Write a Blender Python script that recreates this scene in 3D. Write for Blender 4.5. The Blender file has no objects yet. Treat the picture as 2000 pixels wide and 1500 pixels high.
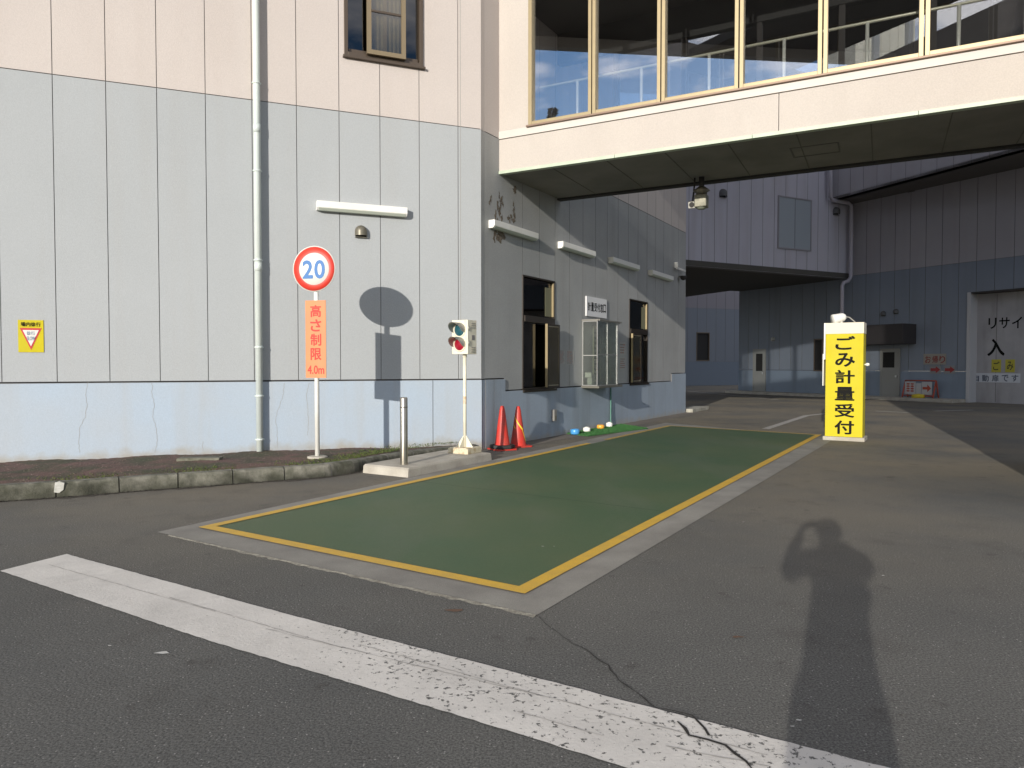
import bpy, bmesh, math, random
from mathutils import Vector, Matrix
random.seed(7)
sc = bpy.context.scene
COL = sc.collection

# ------------------------------------------------------------------ camera
F = 1387.0
PITCH = math.radians(1.528)
EYE = Vector((0, 0, 1.35))
cd = bpy.data.cameras.new('camera'); cd.sensor_width = 36; cd.lens = F / 2000 * 36
cd.clip_start = 0.02; cd.clip_end = 2000
cam = bpy.data.objects.new('camera', cd); COL.objects.link(cam)
cam.location = EYE; cam.rotation_euler = (math.pi / 2 - PITCH, 0, 0)
sc.camera = cam

# ------------------------------------------------------------------ light
SUN_EL = math.radians(12.4); SUN_AZ = math.radians(23.4)          # the way the light travels
world = bpy.data.worlds.new("World"); sc.world = world; world.use_nodes = True
wn = world.node_tree; bg = wn.nodes['Background']
sky = wn.nodes.new('ShaderNodeTexSky'); sky.sky_type = 'NISHITA'; sky.sun_disc = False
sky.sun_elevation = SUN_EL; sky.sun_rotation = SUN_AZ + math.pi
sky.air_density = 1.0; sky.dust_density = 0.4; sky.ozone_density = 4.2
tc = wn.nodes.new('ShaderNodeTexCoord')
cn = wn.nodes.new('ShaderNodeTexNoise'); cn.inputs['Scale'].default_value = 5.5; cn.inputs['Detail'].default_value = 7
mp = wn.nodes.new('ShaderNodeMapping'); mp.inputs['Scale'].default_value = (1, 1, 2.6)
cr = wn.nodes.new('ShaderNodeValToRGB'); cr.color_ramp.elements[0].position = 0.44; cr.color_ramp.elements[1].position = 0.64
cm = wn.nodes.new('ShaderNodeMixRGB'); cm.inputs['Color2'].default_value = (11, 10.5, 10.5, 1)
wn.links.new(tc.outputs['Generated'], mp.inputs['Vector']); wn.links.new(mp.outputs[0], cn.inputs['Vector'])
wn.links.new(cn.outputs['Fac'], cr.inputs[0]); wn.links.new(cr.outputs[0], cm.inputs['Fac'])
wn.links.new(sky.outputs[0], cm.inputs['Color1']); wn.links.new(cm.outputs[0], bg.inputs[0])
bg.inputs[1].default_value = 0.14
sd = bpy.data.lights.new('sun', 'SUN'); sd.energy = 4.3; sd.angle = math.radians(0.5); sd.color = (1.0, 0.94, 0.85)
sun = bpy.data.objects.new('sun', sd); COL.objects.link(sun)
sv = Vector((math.sin(SUN_AZ) * math.cos(SUN_EL), math.cos(SUN_AZ) * math.cos(SUN_EL), -math.sin(SUN_EL)))
sun.rotation_euler = sv.to_track_quat('-Z', 'Y').to_euler(); sun.location = (-10, -20, 30)
vs = sc.view_settings; vs.view_transform = 'Standard'; vs.look = 'None'; vs.gamma = 1; vs.exposure = 0.25
sc.cycles.transparent_max_bounces = 24

# ------------------------------------------------------------------ measuring
FW = Vector((0, math.cos(PITCH), -math.sin(PITCH))); UP = Vector((0, math.sin(PITCH), math.cos(PITCH)))
def ray(u, v): return FW + Vector((1, 0, 0)) * ((u - 1000) / F) + UP * ((750 - v) / F)
def gp(u, v, z=0.0):
    r = ray(u, v); return EYE + r * ((z - EYE.z) / r.z)
Z = Vector((0, 0, 1))
class Wall:
    """a vertical plane: s runs along it, z up, d out of it towards the yard"""
    def __init__(s, o, d):
        s.o = Vector((o[0], o[1], 0)); s.a = Vector((d[0], d[1], 0)).normalized()
        n = Vector((s.a.y, -s.a.x, 0)); s.n = n if n.dot(EYE - s.o) > 0 else -n
    def p(s, x, z, d=0.0): return s.o + s.a * x + Z * z + s.n * d
    def hit(s, u, v, d=0.0):
        r = ray(u, v); t = (s.o + s.n * d - EYE).dot(s.n) / r.dot(s.n); q = EYE + r * t
        return (q - s.o).dot(s.a), q.z
W1 = Wall((-.49, 11.31), (.9307, .3657))
W2 = Wall((-.4376, 11.414), (.5228, .8525))
BR = Wall((-.212, 11.786), (.886, -.463))
BB = Wall((.853, 13.518), (.886, -.463))
B1 = Wall((13.87, 29.42), (.8944, .4472))
BW = Wall((14.15, 29.42), (.506, -.8625))
B2 = Wall((13.03, 28.58), (.391, -.92))
FA = Wall((12.1, 46.5), (.93, .37))

# ------------------------------------------------------------------ objects
def props(o, label=None, cat=None, group=None, kind=None):
    if label: o['label'] = label
    if cat: o['category'] = cat
    if group: o['group'] = group
    if kind: o['kind'] = kind
    return o
def thing(name, loc, label, cat, group=None):
    o = bpy.data.objects.new(name, None); COL.objects.link(o); o.location = loc; o.empty_display_size = .1
    return props(o, label, cat, group)
WLOC = {}
class MB:
    def __init__(s): s.v = []; s.f = []; s.m = []; s.sm = []
    def add(s, vs, fs, mi=0, smooth=False):
        b = len(s.v); s.v += [Vector(x) for x in vs]
        for f in fs: s.f.append([b + i for i in f]); s.m.append(mi); s.sm.append(smooth)
        return s
    def quad(s, a, b, c, d, mi=0): return s.add([a, b, c, d], [(0, 1, 2, 3)], mi)
    def obox(s, o, x, y, z, mi=0):
        o, x, y, z = map(Vector, (o, x, y, z))
        vs = [o, o + x, o + x + y, o + y, o + z, o + x + z, o + x + y + z, o + y + z]
        return s.add(vs, [(0, 3, 2, 1), (4, 5, 6, 7), (0, 1, 5, 4), (1, 2, 6, 5), (2, 3, 7, 6), (3, 0, 4, 7)], mi)
    def wbox(s, w, s0, s1, z0, z1, d0, d1, mi=0):
        return s.obox(w.p(s0, z0, d0), w.a * (s1 - s0), w.n * (d1 - d0), Z * (z1 - z0), mi)
    def tube(s, pts, r, n=12, mi=0, cap=True, smooth=True):
        pts = [Vector(p) for p in pts]; rs = r if isinstance(r, (list, tuple)) else [r] * len(pts)
        rings = []; ref = None
        for i, p in enumerate(pts):
            t = (pts[min(i + 1, len(pts) - 1)] - pts[max(i - 1, 0)]).normalized()
            if ref is None: ref = (Vector((1, 0, 0)) if abs(t.x) < .9 else Vector((0, 1, 0)))
            x = (ref - t * ref.dot(t)).normalized(); ref = x; y = t.cross(x)
            rings.append([p + (x * math.cos(2 * math.pi * k / n) + y * math.sin(2 * math.pi * k / n)) * rs[i] for k in range(n)])
        b = len(s.v)
        for g in rings: s.v += g
        for i in range(len(pts) - 1):
            for k in range(n):
                s.f.append([b + i * n + k, b + i * n + (k + 1) % n, b + (i + 1) * n + (k + 1) % n, b + (i + 1) * n + k]); s.m.append(mi); s.sm.append(smooth)
        if cap:
            s.f.append([b + k for k in range(n)][::-1]); s.m.append(mi); s.sm.append(False)
            e = b + (len(pts) - 1) * n; s.f.append([e + k for k in range(n)]); s.m.append(mi); s.sm.append(False)
        return s
    def lathe(s, c, prof, n=32, mi=0, axis=None, smooth=True):
        """prof: (radius, height) pairs"""
        c = Vector(c); ax = (axis or Z).normalized(); x = (Vector((1, 0, 0)) if abs(ax.x) < .9 else Vector((0, 1, 0)))
        x = (x - ax * x.dot(ax)).normalized(); y = ax.cross(x); b = len(s.v)
        for r, h in prof:
            for k in range(n): s.v.append(c + ax * h + (x * math.cos(2 * math.pi * k / n) + y * math.sin(2 * math.pi * k / n)) * max(r, 1e-4))
        for i in range(len(prof) - 1):
            for k in range(n):
                s.f.append([b + i * n + k, b + i * n + (k + 1) % n, b + (i + 1) * n + (k + 1) % n, b + (i + 1) * n + k]); s.m.append(mi); s.sm.append(smooth)
        return s
    def prism(s, poly, ext, mi=0):
        poly = [Vector(p) for p in poly]; ext = Vector(ext); n = len(poly)
        vs = poly + [p + ext for p in poly]
        fs = [tuple(range(n))[::-1], tuple(range(n, 2 * n))] + [(i, (i + 1) % n, n + (i + 1) % n, n + i) for i in range(n)]
        return s.add(vs, fs, mi)
    def build(s, name, mats, parent=None, bevel=0, shade=None):
        me = bpy.data.meshes.new(name); par = Vector((0, 0, 0))
        if parent is not None:
            q = parent
            while q: par = par + q.location; q = q.parent
        me.from_pydata([v - par for v in s.v], [], s.f)
        for m in (mats if isinstance(mats, (list, tuple)) else [mats]): me.materials.append(m)
        for i, p in enumerate(me.polygons): p.material_index = s.m[i]; p.use_smooth = s.sm[i]
        bm = bmesh.new(); bm.from_mesh(me); bmesh.ops.recalc_face_normals(bm, faces=bm.faces); bm.to_mesh(me); bm.free()
        o = bpy.data.objects.new(name, me); COL.objects.link(o)
        if parent is not None: o.parent = parent
        if bevel:
            md = o.modifiers.new('bevel', 'BEVEL'); md.width = bevel; md.segments = 2; md.limit_method = 'ANGLE'; md.angle_limit = .7
            md.harden_normals = False
        return o
TXT = {}
def text_geo(body, bold=0.0):
    key = (body, bold)
    if key in TXT: return TXT[key]
    c = bpy.data.curves.new('t', 'FONT'); c.body = body; c.size = 1; c.offset = bold; c.resolution_u = 4
    o = bpy.data.objects.new('t', c); COL.objects.link(o)
    dg = bpy.context.evaluated_depsgraph_get(); dg.update()
    me = bpy.data.meshes.new_from_object(o.evaluated_get(dg))
    vs = [v.co.copy() for v in me.vertices]; fs = [tuple(p.vertices) for p in me.polygons]
    bpy.data.objects.remove(o); bpy.data.meshes.remove(me); bpy.data.curves.remove(c)
    TXT[key] = (vs, fs); return TXT[key]
def text(mb, body, o, ax, az, n, x0, x1, z0, z1, bold=.012, mi=0, keep=False, lift=.002):
    """lettering filling the rectangle x0..x1, z0..z1 of the frame (o, ax, az)"""
    vs, fs = text_geo(body, 0)
    if not vs: return
    a0 = min(v.x for v in vs); a1 = max(v.x for v in vs); b0 = min(v.y for v in vs); b1 = max(v.y for v in vs)
    kx = (x1 - x0) / max(a1 - a0, 1e-5); kz = (z1 - z0) / max(b1 - b0, 1e-5)
    if keep: kx = kz = min(kx, kz)
    cx, cz = (x0 + x1) / 2, (z0 + z1) / 2
    offs = [(0, 0)] if bold < .006 else [(0, 0)] + [(bold * math.cos(t * math.pi / 4), bold * math.sin(t * math.pi / 4)) for t in range(8)]
    kx *= 1 - bold * 1.6; kz *= 1 - bold * 1.6
    for i, (bx, bz) in enumerate(offs):
        mb.add([o + ax * (cx + (v.x + bx - (a0 + a1) / 2) * kx) + az * (cz + (v.y + bz - (b0 + b1) / 2) * kz) + n * (lift + i * .00012) for v in vs], fs, mi)

# ------------------------------------------------------------------ materials
def mat(name, col, rough=.6, metal=0, col2=None, scale=3.0, detail=5, fine=0, fscale=200, bump=0, bscale=120, spec=.5,
        streak=None, sfac=.5, sscale=(6, 6, .5), ramp=(.35, .65), coat=0, foot=0, footc=(.32, .31, .28)):
    m = bpy.data.materials.new(name); m.use_nodes = True; nt = m.node_tree; b = nt.nodes['Principled BSDF']
    b.inputs['Roughness'].default_value = rough; b.inputs['Metallic'].default_value = metal
    b.inputs['Specular IOR Level'].default_value = spec; b.inputs['Coat Weight'].default_value = coat
    g = nt.nodes.new('ShaderNodeNewGeometry'); src = None
    def noise(sc_, dt=5, vec=None, rg=.55):
        n = nt.nodes.new('ShaderNodeTexNoise'); n.inputs['Scale'].default_value = sc_; n.inputs['Detail'].default_value = dt
        n.inputs['Roughness'].default_value = rg; nt.links.new(vec or g.outputs['Position'], n.inputs['Vector']); return n.outputs['Fac']
    def mix(fac, a, c, mode='MIX'):
        x = nt.nodes.new('ShaderNodeMixRGB'); x.blend_type = mode
        for i, q in ((0, fac), (1, a), (2, c)):
            if isinstance(q, (float, int)): x.inputs[i].default_value = q
            elif isinstance(q, (tuple, list)): x.inputs[i].default_value = (*q[:3], 1)
            else: nt.links.new(q, x.inputs[i])
        return x.outputs[0]
    def rmp(fac, a, c):
        r = nt.nodes.new('ShaderNodeMapRange'); r.inputs[1].default_value = a; r.inputs[2].default_value = c
        nt.links.new(fac, r.inputs[0]); return r.outputs[0]
    cur = tuple(col)
    if col2: cur = mix(rmp(noise(scale, detail), *ramp), col, col2)
    if streak:
        mpn = nt.nodes.new('ShaderNodeMapping'); mpn.inputs['Scale'].default_value = sscale
        nt.links.new(g.outputs['Position'], mpn.inputs['Vector'])
        f = rmp(noise(1, 5, mpn.outputs[0]), .5, .78); f2 = nt.nodes.new('ShaderNodeMath'); f2.operation = 'MULTIPLY'
        f2.inputs[1].default_value = sfac; nt.links.new(f, f2.inputs[0]); cur = mix(f2.outputs[0], cur, streak)
    if fine:
        v = noise(fscale, 3)
        if foot:
            sp = nt.nodes.new('ShaderNodeSeparateXYZ'); nt.links.new(g.outputs['Position'], sp.inputs[0])
            ad = nt.nodes.new('ShaderNodeMath'); ad.operation = 'MULTIPLY_ADD'; ad.inputs[1].default_value = -.35; nt.links.new(noise(5, 6), ad.inputs[0]); nt.links.new(sp.outputs['Z'], ad.inputs[2])
            cur = mix(rmp(ad.outputs[0], foot, foot - .16), cur, footc)
        dk = tuple(max(0, 1 - fine) for _ in range(3)); lt = tuple(1 + fine for _ in range(3))
        cur = mix(1.0, cur, mix(rmp(v, .3, .7), dk, lt), 'MULTIPLY')
    if isinstance(cur, tuple): b.inputs['Base Color'].default_value = (*cur, 1)
    else: nt.links.new(cur, b.inputs['Base Color'])
    if bump:
        bn = nt.nodes.new('ShaderNodeBump'); bn.inputs['Strength'].default_value = bump; bn.inputs['Distance'].default_value = .01
        nt.links.new(noise(bscale, 4), bn.inputs['Height']); nt.links.new(bn.outputs[0], b.inputs['Normal'])
    m['b'] = 1
    return m
PINK = mat('pink wall paint', (.515, .463, .430), .75, col2=(.49, .44, .41), scale=.7, fine=.05, fscale=60, bump=.25, bscale=90, streak=(.45, .39, .35), sfac=.35, sscale=(3, 3, .25))
GREY = mat('grey wall paint', (.366, .383, .393), .75, col2=(.35, .367, .376), scale=.6, fine=.05, fscale=60, bump=.25, bscale=90, streak=(.34, .34, .33), sfac=.35, sscale=(3, 3, .25))
BLUE = mat('pale blue base paint', (.36, .43, .51), .7, col2=(.37, .42, .475), scale=1.0, fine=.04, fscale=50, bump=.2, bscale=70, streak=(.36, .365, .36), sfac=.6, sscale=(2.6, 2.6, .2), foot=.06)
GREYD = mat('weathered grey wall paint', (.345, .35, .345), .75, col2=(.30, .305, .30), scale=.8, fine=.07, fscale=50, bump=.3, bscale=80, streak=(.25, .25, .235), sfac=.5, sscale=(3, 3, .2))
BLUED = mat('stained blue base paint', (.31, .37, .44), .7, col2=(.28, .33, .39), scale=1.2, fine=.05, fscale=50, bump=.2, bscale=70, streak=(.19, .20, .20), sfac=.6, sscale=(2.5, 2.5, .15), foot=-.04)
PINKS = mat('shade-tinted pink wall paint', (.375, .36, .38), .75, col2=(.345, .33, .35), scale=.5, bump=.1, bscale=60, streak=(.30, .26, .26), sfac=.4, sscale=(2, 2, .2))  # pink paint with the blue shade of the rear yard mixed in
GREYS = mat('shade-tinted grey wall paint', (.22, .25, .30), .75, col2=(.20, .23, .275), scale=.5, bump=.1, bscale=60, streak=(.15, .16, .17), sfac=.4, sscale=(2, 2, .2))  # grey paint darkened and blued to carry the rear shade
BLUES = mat('shade-tinted blue base paint', (.22, .27, .34), .75, col2=(.20, .25, .31), scale=.5, streak=(.14, .15, .17), sfac=.5, sscale=(2, 2, .2))  # base blue darkened to carry the rear shade
JOINT = mat('dark joint sealant', (.15, .145, .14), .85)
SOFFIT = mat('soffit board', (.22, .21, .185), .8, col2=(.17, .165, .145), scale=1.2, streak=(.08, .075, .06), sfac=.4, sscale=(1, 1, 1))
TRIM = mat('pale green metal flashing', (.46, .52, .40), .5, col2=(.40, .46, .35), scale=4)
PINKF = mat('walkway pink beige paint', (.475, .43, .385), .75, col2=(.45, .405, .365), scale=.7, fine=.06, fscale=60, bump=.3, bscale=80, streak=(.40, .36, .32), sfac=.4, sscale=(2.5, 2.5, .4))
WHITEST = mat('off white strip paint', (.56, .515, .47), .6, col2=(.52, .48, .44), scale=2, bump=.1)
BRONZE = mat('gold bronze aluminium', (.33, .265, .15), .45, .35, col2=(.30, .24, .14), scale=8)
DBRONZE = mat('dark bronze aluminium', (.10, .075, .055), .4, .4)
BBRONZE = mat('near black bronze', (.035, .027, .02), .35, .4)
ALU = mat('aluminium', (.55, .55, .53), .35, .8, col2=(.45, .45, .44), scale=9)
DARK = mat('dark interior', (.018, .017, .016), .9)
DIM = mat('dim room wall', (.09, .085, .07), .9, col2=(.05, .05, .04), scale=2)
BLIND = mat('blind slats', (.33, .32, .29), .6)
CURT = mat('curtain cloth', (.42, .38, .30), .9, col2=(.30, .29, .25), scale=9)
PIPE = mat('pale pipe paint', (.62, .67, .63), .35, col2=(.56, .62, .60), scale=3, streak=(.45, .43, .38), sfac=.3, sscale=(20, 20, .6))
PIPED = mat('mauve pipe paint', (.40, .38, .42), .5)
WHITE = mat('white paint', (.78, .77, .73), .4, col2=(.72, .71, .66), scale=5)
CREAM = mat('cream enamel', (.72, .69, .56), .4, col2=(.64, .60, .47), scale=7, streak=(.34, .19, .09), sfac=.35, sscale=(22, 22, 2.5))
RUST = mat('rusty cream enamel', (.62, .56, .42), .7, col2=(.33, .19, .09), scale=14, ramp=(.5, .62))
SIGNR = mat('traffic red', (.62, .035, .02), .5, col2=(.55, .05, .03), scale=9)
SIGNB = mat('sign blue', (.010, .12, .36), .5)
SIGNW = mat('sign white', (.66, .65, .60), .45)
ORANGE = mat('faded orange board', (.55, .205, .065), .55, col2=(.50, .19, .07), scale=6, streak=(.50, .21, .10), sfac=.5)
ORRED = mat('red lettering', (.50, .022, .012), .6)
BLACK = mat('black lettering', (.012, .012, .011), .8, spec=.1)
YELLOW = mat('yellow sign face', (.54, .455, .008), .6, spec=.25, col2=(.50, .42, .010), scale=4, fine=.03, streak=(.50, .42, .06), sfac=.3, sscale=(5, 5, .8))
STEEL = mat('brushed stainless steel', (.42, .39, .33), .28, .95, col2=(.30, .27, .22), scale=3, bump=.05, bscale=300)
CONE = mat('red cone plastic', (.60, .030, .018), .5, col2=(.42, .045, .03), scale=11, detail=8, streak=(.25, .07, .05), sfac=.5, sscale=(14, 14, 3))
RUBBER = mat('black rubber', (.025, .023, .022), .7)
TAPE = mat('yellow tape', (.75, .55, .03), .4)
LENSG = mat('green signal lens', (.012, .075, .095), .3, coat=.3)
LENSR = mat('red signal lens', (.28, .006, .02), .3, coat=.3)
HOOD = mat('signal hood metal', (.32, .31, .28), .4, .5)
SHUT = mat('roller door paint', (.42, .41, .42), .6, col2=(.36, .35, .36), scale=1.5, streak=(.22, .21, .2), sfac=.5, sscale=(3, 3, .6))
DOORM = mat('door paint', (.27, .27, .25), .6)
VENT = mat('vent bronze', (.17, .155, .12), .45, .4)
CONC = mat('concrete', (.40, .385, .33), .9, col2=(.24, .23, .19), scale=5, detail=8, fine=.18, fscale=160, bump=.5, bscale=60, streak=(.09, .085, .07), sfac=.5, sscale=(9, 9, 2))
CONC2 = mat('island concrete', (.44, .41, .35), .9, col2=(.34, .31, .26), scale=4, detail=8, fine=.15, fscale=160, bump=.5, bscale=60)
BROWN = mat('bare patch brown', (.075, .055, .04), .9, col2=(.20, .17, .13), scale=30)
MATG = mat('green artificial turf', (.035, .13, .035), .95, col2=(.06, .19, .05), scale=60, fine=.4, fscale=400, bump=1, bscale=400)
POTB = mat('blue plastic', (.07, .30, .62), .3); POTO = mat('orange plastic', (.80, .38, .05), .35); POTW = mat('white plastic', (.82, .80, .74), .3)
DROOF = mat('dark roof cladding', (.05, .045, .04), .8, col2=(.035, .03, .028), scale=.8)
PALE = mat('pale far cladding', (.62, .60, .52), .8)
SKIN = mat('skin', (.50, .32, .23), .5); COAT = mat('dark jacket cloth', (.03, .035, .05), .9, fine=.2, fscale=300); TROU = mat('grey trouser cloth', (.07, .07, .075), .9)
HAIR = mat('black hair', (.015, .012, .01), .6)
BARK = mat('bark', (.09, .065, .045), .95); LEAF = mat('conifer needles', (.03, .06, .025), .8, col2=(.05, .09, .035), scale=2)
CONDUIT = mat('green conduit', (.06, .17, .13), .5)
PAPER = mat('notice paper', (.52, .50, .46), .7)
GREYP = mat('grey box plastic', (.22, .21, .19), .5)

def glass(name, tint, gloss, rough=.0, gcol=(1, 1, 1)):
    m = bpy.data.materials.new(name); m.use_nodes = True; nt = m.node_tree; nt.nodes.clear()
    o = nt.nodes.new('ShaderNodeOutputMaterial'); t = nt.nodes.new('ShaderNodeBsdfTransparent'); g = nt.nodes.new('ShaderNodeBsdfGlossy')
    t.inputs[0].default_value = (*tint, 1); g.inputs['Roughness'].default_value = rough; g.inputs[0].default_value = (*gcol, 1)
    lw = nt.nodes.new('ShaderNodeLayerWeight'); lw.inputs[0].default_value = .25
    a = nt.nodes.new('ShaderNodeMath'); a.operation = 'MULTIPLY_ADD'; a.inputs[1].default_value = .6; a.inputs[2].default_value = gloss; a.use_clamp = True
    nt.links.new(lw.outputs['Fresnel'], a.inputs[0]); x = nt.nodes.new('ShaderNodeMixShader')
    nt.links.new(a.outputs[0], x.inputs[0]); nt.links.new(t.outputs[0], x.inputs[1]); nt.links.new(g.outputs[0], x.inputs[2]); nt.links.new(x.outputs[0], o.inputs[0])
    return m
GLASSB = glass('tinted window glass', (.97, .98, .99), .29)
GLASSC = glass('dusty clear glass', (.76, .80, .77), .14, .25)
GLASSD = glass('dark window glass', (.30, .30, .28), .06)
GLASSS = glass('sash glass', (.62, .60, .52), .08, .05)

def asphalt_nodes(nt):
    """returns base colour and height sockets of worn asphalt"""
    g = nt.nodes.new('ShaderNodeNewGeometry'); L = nt.links
    def noise(s, d=4, r=.6):
        n = nt.nodes.new('ShaderNodeTexNoise'); n.inputs['Scale'].default_value = s; n.inputs['Detail'].default_value = d; n.inputs['Roughness'].default_value = r
        L.new(g.outputs['Position'], n.inputs['Vector']); return n.outputs['Fac']
    def rng(f, a, b, c=0, d=1):
        r = nt.nodes.new('ShaderNodeMapRange')
        for i, q in enumerate((a, b, c, d)): r.inputs[i + 1].default_value = q
        L.new(f, r.inputs[0]); return r.outputs[0]
    def mix(f, a, b, mode='MIX'):
        x = nt.nodes.new('ShaderNodeMixRGB'); x.blend_type = mode
        for i, q in enumerate((f, a, b)):
            if isinstance(q, (int, float)): x.inputs[i].default_value = q
            elif isinstance(q, tuple): x.inputs[i].default_value = (*q, 1)
            else: L.new(q, x.inputs[i])
        return x.outputs[0]
    sep = nt.nodes.new('ShaderNodeSeparateXYZ'); L.new(g.outputs['Position'], sep.inputs[0])
    big = rng(noise(.35, 4), .38, .62)
    base = mix(big, (.094, .095, .092), (.119, .118, .111))
    dust = rng(sep.outputs['Y'], 3.2, 10.0); dn = nt.nodes.new('ShaderNodeMath'); dn.operation = 'MULTIPLY'
    L.new(dust, dn.inputs[0]); L.new(rng(noise(.5, 5), .3, .6), dn.inputs[1])
    base = mix(dn.outputs[0], base, (.185, .162, .122))
    base = mix(rng(noise(2.3, 6), .55, .75, 0, .35), base, (.075, .07, .065))
    base = mix(rng(noise(.9, 8, .7), .56, .70, 0, .45), base, (.062, .058, .053))
    base = mix(rng(noise(4.5, 3, .5), .66, .72, 0, .5), base, (.06, .056, .052))
    fine = noise(105, 3, .8)
    base = mix(1.0, base, mix(rng(fine, .3, .7), (.30, .30, .30), (1.72, 1.71, 1.68)), 'MULTIPLY')
    vo = nt.nodes.new('ShaderNodeTexVoronoi'); vo.inputs['Scale'].default_value = 64; L.new(g.outputs['Position'], vo.inputs['Vector'])
    sp = rng(vo.outputs['Distance'], .24, .15); wn_ = nt.nodes.new('ShaderNodeSeparateColor'); L.new(vo.outputs['Color'], wn_.inputs[0])
    pick = rng(wn_.outputs[0], .72, .97); mm = nt.nodes.new('ShaderNodeMath'); mm.operation = 'MULTIPLY'; L.new(sp, mm.inputs[0]); L.new(pick, mm.inputs[1])
    base = mix(mm.outputs[0], base, (.34, .33, .31))
    vd = rng(vo.outputs['Distance'], .0, .6)
    hh = nt.nodes.new('ShaderNodeMath'); hh.operation = 'ADD'; L.new(fine, hh.inputs[0]); L.new(vd, hh.inputs[1])
    return g, noise, rng, mix, base, hh.outputs[0]
def asphalt():
    m = bpy.data.materials.new('worn asphalt'); m.use_nodes = True; nt = m.node_tree; b = nt.nodes['Principled BSDF']
    _, _, _, _, base, h = asphalt_nodes(nt); nt.links.new(base, b.inputs['Base Color']); b.inputs['Roughness'].default_value = .88; b.inputs['Specular IOR Level'].default_value = .25
    bn = nt.nodes.new('ShaderNodeBump'); bn.inputs['Strength'].default_value = .22; bn.inputs['Distance'].default_value = .004
    nt.links.new(h, bn.inputs['Height']); nt.links.new(bn.outputs[0], b.inputs['Normal']); return m
def line_paint(name, col, wear_lo, wear_hi, graded=True):
    m = bpy.data.materials.new(name); m.use_nodes = True; nt = m.node_tree; b = nt.nodes['Principled BSDF']
    g, noise, rng, mix, base, h = asphalt_nodes(nt)
    pc = mix(rng(noise(2.2, 6), .35, .7), col, tuple(c * .82 for c in col))
    pc = mix(rng(noise(9, 6), .52, .75, 0, .4), pc, tuple(c * .6 for c in col))
    pc = mix(1.0, pc, mix(noise(260, 3), (.8, .8, .8), (1.15, 1.15, 1.15)), 'MULTIPLY')
    w = noise(34, 5, .72)
    thr = nt.nodes.new('ShaderNodeMath'); thr.operation = 'ADD'; nt.links.new(w, thr.inputs[0])
    if graded:
        sep = nt.nodes.new('ShaderNodeSeparateXYZ'); nt.links.new(g.outputs['Position'], sep.inputs[0])
        add = nt.nodes.new('ShaderNodeMath'); add.operation = 'ADD'
        nt.links.new(rng(sep.outputs['X'], -2.2, -.5, -.12, .035), add.inputs[0]); nt.links.new(rng(noise(1.6, 3), .3, .7, -.05, .04), add.inputs[1])
        nt.links.new(add.outputs[0], thr.inputs[1])
    else: thr.inputs[1].default_value = 0
    wm = rng(thr.outputs[0], wear_lo, wear_hi)
    nt.links.new(mix(wm, pc, base), b.inputs['Base Color']); b.inputs['Roughness'].default_value = .8
    bn = nt.nodes.new('ShaderNodeBump'); bn.inputs['Strength'].default_value = .4; bn.inputs['Distance'].default_value = .005
    nt.links.new(mix(wm, noise(60, 4), h), bn.inputs['Height']); nt.links.new(bn.outputs[0], b.inputs['Normal']); return m
ASPH = asphalt()
LINEW = line_paint('worn white road paint', (.66, .635, .59), .60, .64)
LINEF = line_paint('faded white road paint', (.42, .40, .37), .52, .62, False)
LINEY = mat('yellow edge paint', (.62, .38, .035), .6, col2=(.52, .33, .05), scale=7, detail=8, fine=.12, fscale=150)
LINEYW = line_paint('worn yellow edge paint', (.50, .34, .07), .52, .60, False)
GREENP = mat('green deck paint', (.045, .094, .040), .62, col2=(.078, .108, .046), scale=.6, detail=8, fine=.26, fscale=190, bump=.35, bscale=200, streak=(.095, .120, .075), sfac=.75, sscale=(1.3, .45, 1), ramp=(.35, .68))
BORD = mat('grey concrete border', (.26, .25, .22), .85, col2=(.19, .18, .16), scale=2.2, detail=8, fine=.15, fscale=180, bump=.3, bscale=120)
SOIL = mat('red brown verge gravel', (.115, .062, .05), .95, col2=(.055, .048, .025), scale=2.2, detail=10, fine=.6, fscale=75, streak=(.04, .05, .015), sscale=(3, 3, 3), sfac=.9, bump=.6, bscale=110, ramp=(.42, .58))
PEB = mat('verge pebble', (.17, .10, .085), .9, col2=(.24, .20, .17), scale=40)
MOSS = mat('moss', (.06, .10, .018), .95, col2=(.10, .11, .03), scale=12)

# ------------------------------------------------------------------ setting: ground
def sheet(name, pts, m, z, kind='structure'):
    o = MB().add([(p[0], p[1], z) for p in pts], [tuple(range(len(pts)))]).build(name, m); props(o, kind=kind); return o
sheet('ground', [(-400, -400), (400, -400), (400, 400), (-400, 400)], ASPH, 0)
wv = W2.a; nv = W2.n
A = gp(387, 1032); Bp = gp(1025, 1163); Cc = gp(1605, 850); D = gp(1305, 832)
nd = (Bp - A).normalized()
def para(a, b, c, d, e0, e1, e2, e3):
    """grow quad a(left near) b(right near) c(right far) d(left far) by near,right,far,left"""
    r = (b - a).normalized(); l = (d - a).normalized()
    return [a - l * e0 - r * e3, b - l * e0 + r * e1, c + l * e2 + r * e1, d + l * e2 - r * e3]
Q = gp(307, 1040); R = gp(1048, 1203)
sheet('concrete_border', [gp(307, 1040), gp(1048, 1203), gp(1632, 856), gp(1300, 826)], BORD, .004)
yl = [A, Bp, Cc, D]
ins = para(A, Bp, Cc, D, -.10, -.10, -.10, -.10)
sheet('scale_deck', ins, GREENP, .008)
ym = MB()
def strip(mb, a, b, c, d, z, mi=0): mb.quad(*[Vector((q.x, q.y, z)) for q in (a, b, c, d)], mi)
strip(ym, A, Bp, ins[1], ins[0], .012); strip(ym, Bp, Cc, ins[2], ins[1], .0121); strip(ym, Cc, D, ins[3], ins[2], .012, 1)
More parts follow.
